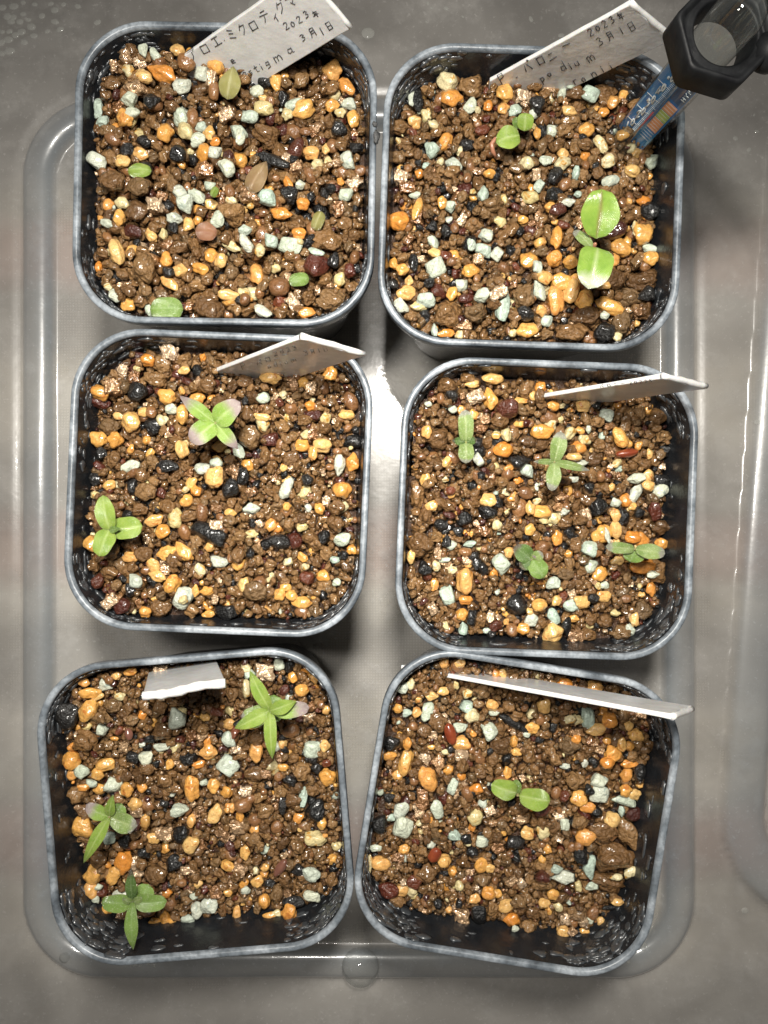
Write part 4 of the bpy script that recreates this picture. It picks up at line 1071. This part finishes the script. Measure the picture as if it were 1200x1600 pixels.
# the label standing on end in the bottom left pot
def standing_label():
    A, B = at(224, 1089, 2.6), at(352, 1066, 2.6)         # top edge
    D = at(226, 1052, -1.0); G = at(345, 1034, -1.0)
    base = (D + G) / 2
    b = (B - A); b.normalize()
    down = (base - (A + B) / 2); L = down.length; down.normalize()
    n = b.cross(down).normalized()
    W_ = (B - A).length / 2; mid = (A + B) / 2
    pts = [(-W_, 0), (W_, 0), (W_, L + .6), (-W_, L + .6)]
    dn = []
    for i, (u, v) in enumerate(pts):
        u2, v2 = pts[(i + 1) % 4]
        for k in range(8): dn.append((u + (u2 - u) * k / 8, v + (v2 - v) * k / 8))
    V = []
    for s in (1, -1):
        for u, v in dn: V.append(mid + b * u + down * v + n * s * .07 - base)
    k = len(dn)
    F = [tuple(range(k)), tuple(range(2 * k - 1, k - 1, -1))] + [(i, k + i, k + (i + 1) % k, (i + 1) % k) for i in range(k)]
    t = thing('plant_label', 'short blank plant label standing upright with a rough white end, bottom left pot', 'plant label', base, 0, 'white plastic plant labels')
    o = put('label_plate', mesh('label_plate', V, F, M['label'], smooth=False), t); bevel(o, .03, 3)
    rj = random.Random(9)
    E = [mid + b * u + n * (.02 * math.sin(u * 5)) - base for u in np.linspace(-W_, W_, 14)]
    v, f = tube(E, [.10 * rj.uniform(.85, 1.2) for _ in E], 10)
    put('snapped_edge', mesh('snapped_edge', v, f, M['label']), t)
standing_label()

# ------------------------------------------------------------------ thermometer in the top right pot
A0, A1 = Vector((6.40, 9.78, -1.7)), Vector((6.86, 9.54, 4.7))
ax = (A1 - A0).normalized()
th = thing('thermometer', 'glass thermometer with blue scale card standing in the corner of the top right pot', 'thermometer', A0)
R_ = .50
path = [A0 + ax * s for s in (0, .3, 2, 4, 5.95)] ; rads = [R_ * .8, R_, R_, R_, R_]
L = (A1 - A0).length
for k in range(1, 8):
    q = k / 7 * math.pi / 2
    path.append(A0 + ax * (5.95 + R_ * math.sin(q))); rads.append(max(.004, R_ * math.cos(q)))
V, F = tube(path, rads, 32)
put('glass_tube', mesh('glass_tube', [Vector(v) - A0 for v in V], F, M['glass']), th)
vn = Vector((0, 0, CAMZ)) - (A0 + ax * 2.5); vn = (vn - ax * vn.dot(ax)).normalized()
uu = ax.cross(vn).normalized()
O_ = A0 - vn * .05
def P3(s, u, off=0): return A0 + ax * s + uu * u + vn * (off - .05)
def quad_part(name, s0, s1, u0, u1, mat, off=0, th_=.02):
    c = [(s0, u0), (s0, u1), (s1, u1), (s1, u0)]
    V = [P3(s, u, off) - A0 for s, u in c] + [P3(s, u, off - th_) - A0 for s, u in c]
    F = [(0, 1, 2, 3), (7, 6, 5, 4)] + [(i, i + 4, (i + 1) % 4 + 4, (i + 1) % 4) for i in range(4)]
    return put(name, mesh(name, V, F, M[mat], smooth=False), th)
quad_part('scale_card', .1, 3.75, -.46, .43, 'card_blue')
quad_part('card_top', 2.78, 3.72, .06, .40, 'card_navy', .012, .01)
for (s0, s1, mt) in ((1.42, 1.92, 'orange_band'), (1.95, 2.28, 'green_band'), (2.31, 2.66, 'orange_band')):
    quad_part('colour_band', s0, s1, .08, .38, mt, .014, .01)
# tick marks and numbers
V, F = [], []
def tick(s, u0, u1, wd=.012):
    v, f = tube([P3(s, u0, .022) - A0, P3(s, u1, .022) - A0], [wd, wd], 4); b = len(V)
    V.extend(v); F.extend([tuple(i + b for i in q) for q in f])
for i in range(0, 44):
    s = .95 + i * .058
    tick(s, -.13, -.04 if i % 10 else .0, .006 if i % 5 else .010)
    if i % 2 and s < 2.7: tick(s, .08, .38, .0045)
for i in range(5): tick(1.18 + i * .60, -.43, -.10, .009)
put('scale_ticks', mesh('scale_ticks', V, F, M['white_print']), th)
dig = []
for txt, x, y in (('0', 220, 895), ('10', 280, 822), ('20', 352, 748), ('30', 418, 672), ('40', 488, 590), ('°C', 550, 525)):
    if len(txt) == 1: dig.append((txt, 920 + x / 4.286, y / 4.286))
    else:
        dig.append((txt[0], 920 + (x - 16) / 4.286, (y + 9) / 4.286)); dig.append((txt[1], 920 + (x + 19) / 4.286, (y - 10) / 4.286))
V, F = writing(dig, P3(0, 0, .0), vn, (.8, -.45), (.28, -.92), 12.5, .021, A0, off=.03)
put('scale_numbers', mesh('scale_numbers', V, F, M['white_print']), th)
dig = [(c, 920 + (640 + i * 21) / 4.286, (662 - i * 24) / 4.286) for i, c in enumerate('HYPER')]
V, F = writing(dig, P3(0, 0, .0), vn, (.66, -.75), (-.75, -.66), 7, .009, A0, off=.03)
put('card_lettering', mesh('card_lettering', V, F, M['white_print']), th)
V, F = tube([P3(.2, 0, .10) - A0, P3(3.9, 0, .10) - A0], [.045, .045], 10)
put('capillary', mesh('capillary', V, F, M['glass']), th)
V, F = tube([P3(.2, -.01, .09) - A0, P3(2.1, -.01, .09) - A0], [.018, .018], 8)
put('red_spirit', mesh('red_spirit', V, F, M['red_line']), th)

# suction holder
zc_ = 4.95
Oc = A0 + ax * zc_ + Vector((.17, .15, 0))
hd = thing('suction_holder', 'black rubber suction cup holder clipped round the thermometer top', 'suction holder', Oc)
e1 = Vector((1, 0, 0)); e1 = (e1 - ax * e1.dot(ax)).normalized(); e2 = ax.cross(e1)
def rounded_hex(Rr, z, ang0=46, n=8, rc=.22):
    pts = []
    for k in range(6):
        c = math.radians(ang0 + 60 * k)
        for j in range(n):
            da = math.radians(-26 + 52 * j / (n - 1))
            cx_, cy_ = (Rr - rc) * math.cos(c), (Rr - rc) * math.sin(c)
            pts.append(e1 * (cx_ + rc * math.cos(c + da)) + e2 * (cy_ + rc * math.sin(c + da)) + ax * z)
    return pts
def circ(Rr, z, n=48, ang0=46):
    return [e1 * Rr * math.cos(math.radians(ang0 - 26) + 2 * math.pi * k / n) + e2 * Rr * math.sin(math.radians(ang0 - 26) + 2 * math.pi * k / n) + ax * z for k in range(n)]
RX = 1.08
rings = [circ(.60, -.52), rounded_hex(RX - .08, -.52), rounded_hex(RX, -.44), rounded_hex(RX, .20), rounded_hex(RX - .05, .27), rounded_hex(RX - .12, .25), rounded_hex(RX - .17, .17),
         circ(.80, .12), circ(.72, .19), circ(.66, .14), circ(.60, -.50), circ(.60, -.52)]
V, F = loft(rings)
put('ring_body', mesh('ring_body', V, F, M['rubber']), hd)
for deg in (98, -18):
    c = math.radians(deg); dr = e1 * math.cos(math.radians(40)) + e2 * math.sin(math.radians(40))
    cen = (e1 * math.cos(c) + e2 * math.sin(c)) * 1.02 + ax * .02
    pth = []; rad = []
    for k in range(9):
        q = -math.pi / 2 + math.pi * k / 8 * .86
        pth.append(cen + dr * (.40 * math.sin(q) + .05)); rad.append(max(.01, .40 * math.cos(q)))
    for dd, r in ((.46, .17), (.56, .20), (.62, .45), (.78, .8), (.95, 1.0)): pth.append(cen + dr * dd); rad.append(r)
    V, F = tube(pth, rad, 28)
    put('suction_cup', mesh('suction_cup', V, F, M['rubber']), hd)

# ------------------------------------------------------------------ small wet things on the tray
def dome(name, px, py, rpx, z, mat, flat=1.0, label=None, cat=None, group=None, sx=1, rot=0):
    V, F = ico(3); k = (CAMZ - z) / CAMZ / PXC
    V = V.copy(); keep = V[:, 2] > -.35
    f = [q for q in F if keep[q].all()]
    r = rpx * k
    c, s = math.cos(rot), math.sin(rot)
    Vx = V[:, 0] * sx; Vy = V[:, 1]
    V2 = np.stack([(Vx * c - Vy * s) * r, (Vx * s + Vy * c) * r, np.maximum(V[:, 2], -.3) * r * flat], 1)
    o = put(name, mesh(name, V2, f, M[mat]), None, at(px, py, z))
    return tag(o, label, cat, group)
def trayz(px, py, z=-6.8):
    P = at(px, py, z); i = int(round((P.y + 20) / .1)); j = int(round((P.x + 16) / .1))
    return float(Z[i, j]) + FLOOR
dome('water_bubble', 563, 1511, 29, trayz(563, 1511) + .15, 'film', .9, 'big clear water bubble resting on the tray ridge between the two bottom pots', 'bubble')
dome('water_bubble', 101, 1496, 8, trayz(101, 1496) + .03, 'film', .9, 'small clear bubble on the tray near the lower left corner', 'bubble')
rj = random.Random(21)
G_ = 'water drops on the tray in the upper left corner'
spots = [(4, 12), (22, 10), (36, 4), (54, 7), (80, 6), (20, 27), (36, 22), (12, 26), (31, 34), (45, 31), (14, 49), (33, 50), (18, 34), (48, 42), (53, 56), (75, 49), (94, 46), (86, 16), (100, 7),
         (38, 66), (14, 62), (1, 67), (15, 80), (2, 84), (3, 50), (85, 34), (122, 10), (153, 35), (65, 25), (24, 55)]
for i, (x, y) in enumerate(spots):
    x += rj.uniform(-1, 1); r = rj.uniform(3.2, 6.2)
    dome('water_drop', x, y, r, trayz(x, y) + .0, 'drop', .35, 'small flat water drop on the tray in the upper left corner', 'water drop', G_, rj.uniform(1.1, 1.5), rj.uniform(-.2, .5))
G_ = 'fine water drops along the tray edge below the bottom left pot'
for i in range(16):
    x = 196 + i * 3.2 + rj.uniform(-1, 1); y = 1507 + rj.uniform(-4, 3)
    dome('water_drop', x, y, rj.uniform(1.6, 3), trayz(x, y), 'drop', .5, 'tiny water drop under the bottom left pot', 'water drop', G_)
G_ = 'water drops in the lower right tray corner'
for i in range(22):
    tt = i / 21; x = 962 + 66 * tt + rj.uniform(-7, 7); y = 1506 - 62 * tt ** 1.4 + rj.uniform(-6, 6)
    dome('water_drop', x, y, rj.uniform(2, 5), trayz(x, y), 'drop', .6, 'wet drop in the lower right tray corner beside the turned pot', 'water drop', G_, rj.uniform(1, 1.5), rj.uniform(0, 3))
for x, y, r, lab in ((402, 9, 13, 'flat water drop on the tray above the top left pot'), (575, 52, 9, 'flat water drop beside the end of the left handwritten label'),
                     (1164, 1423, 5, 'bright drop on the tray at lower right, inside the second ridge'), (1183, 660, 4, 'tiny bright drop near the right edge of the photo')):
    dome('water_drop', x, y, r, trayz(x, y), 'drop', .3, lab, 'water drop', sx=1.2)
G_ = 'water drops on the tray beside the top right label'
for i in range(16):
    x, y = rj.choice([(1170, 190), (1010, 30), (700, 25), (1165, 250), (860, 25)]); x += rj.uniform(-35, 30); y += rj.uniform(-22, 40)
    dome('water_drop', x, y, rj.uniform(1.5, 3.6), trayz(x, y), 'drop', .4, 'tiny water drop on the tray near the top right label and thermometer', 'water drop', G_, rj.uniform(1, 1.6), rj.uniform(0, 3))
V, F = variant('B', 3, 77)
o = put('grit_clump', mesh_tris('grit_clump', V * np.array((.10, .17, .10)), F, [M['debris']]), None, at(588, 215, .03)); tag(o, 'dark grit clump caught between the rims of the two top pots', 'grit')
V, F = variant('B', 3, 78)
o = put('grit_clump', mesh_tris('grit_clump', V * np.array((.07, .08, .06)), F, [M['debris']]), None, at(586, 194, .03)); tag(o, 'smaller grit speck just above the clump between the top rims', 'grit')
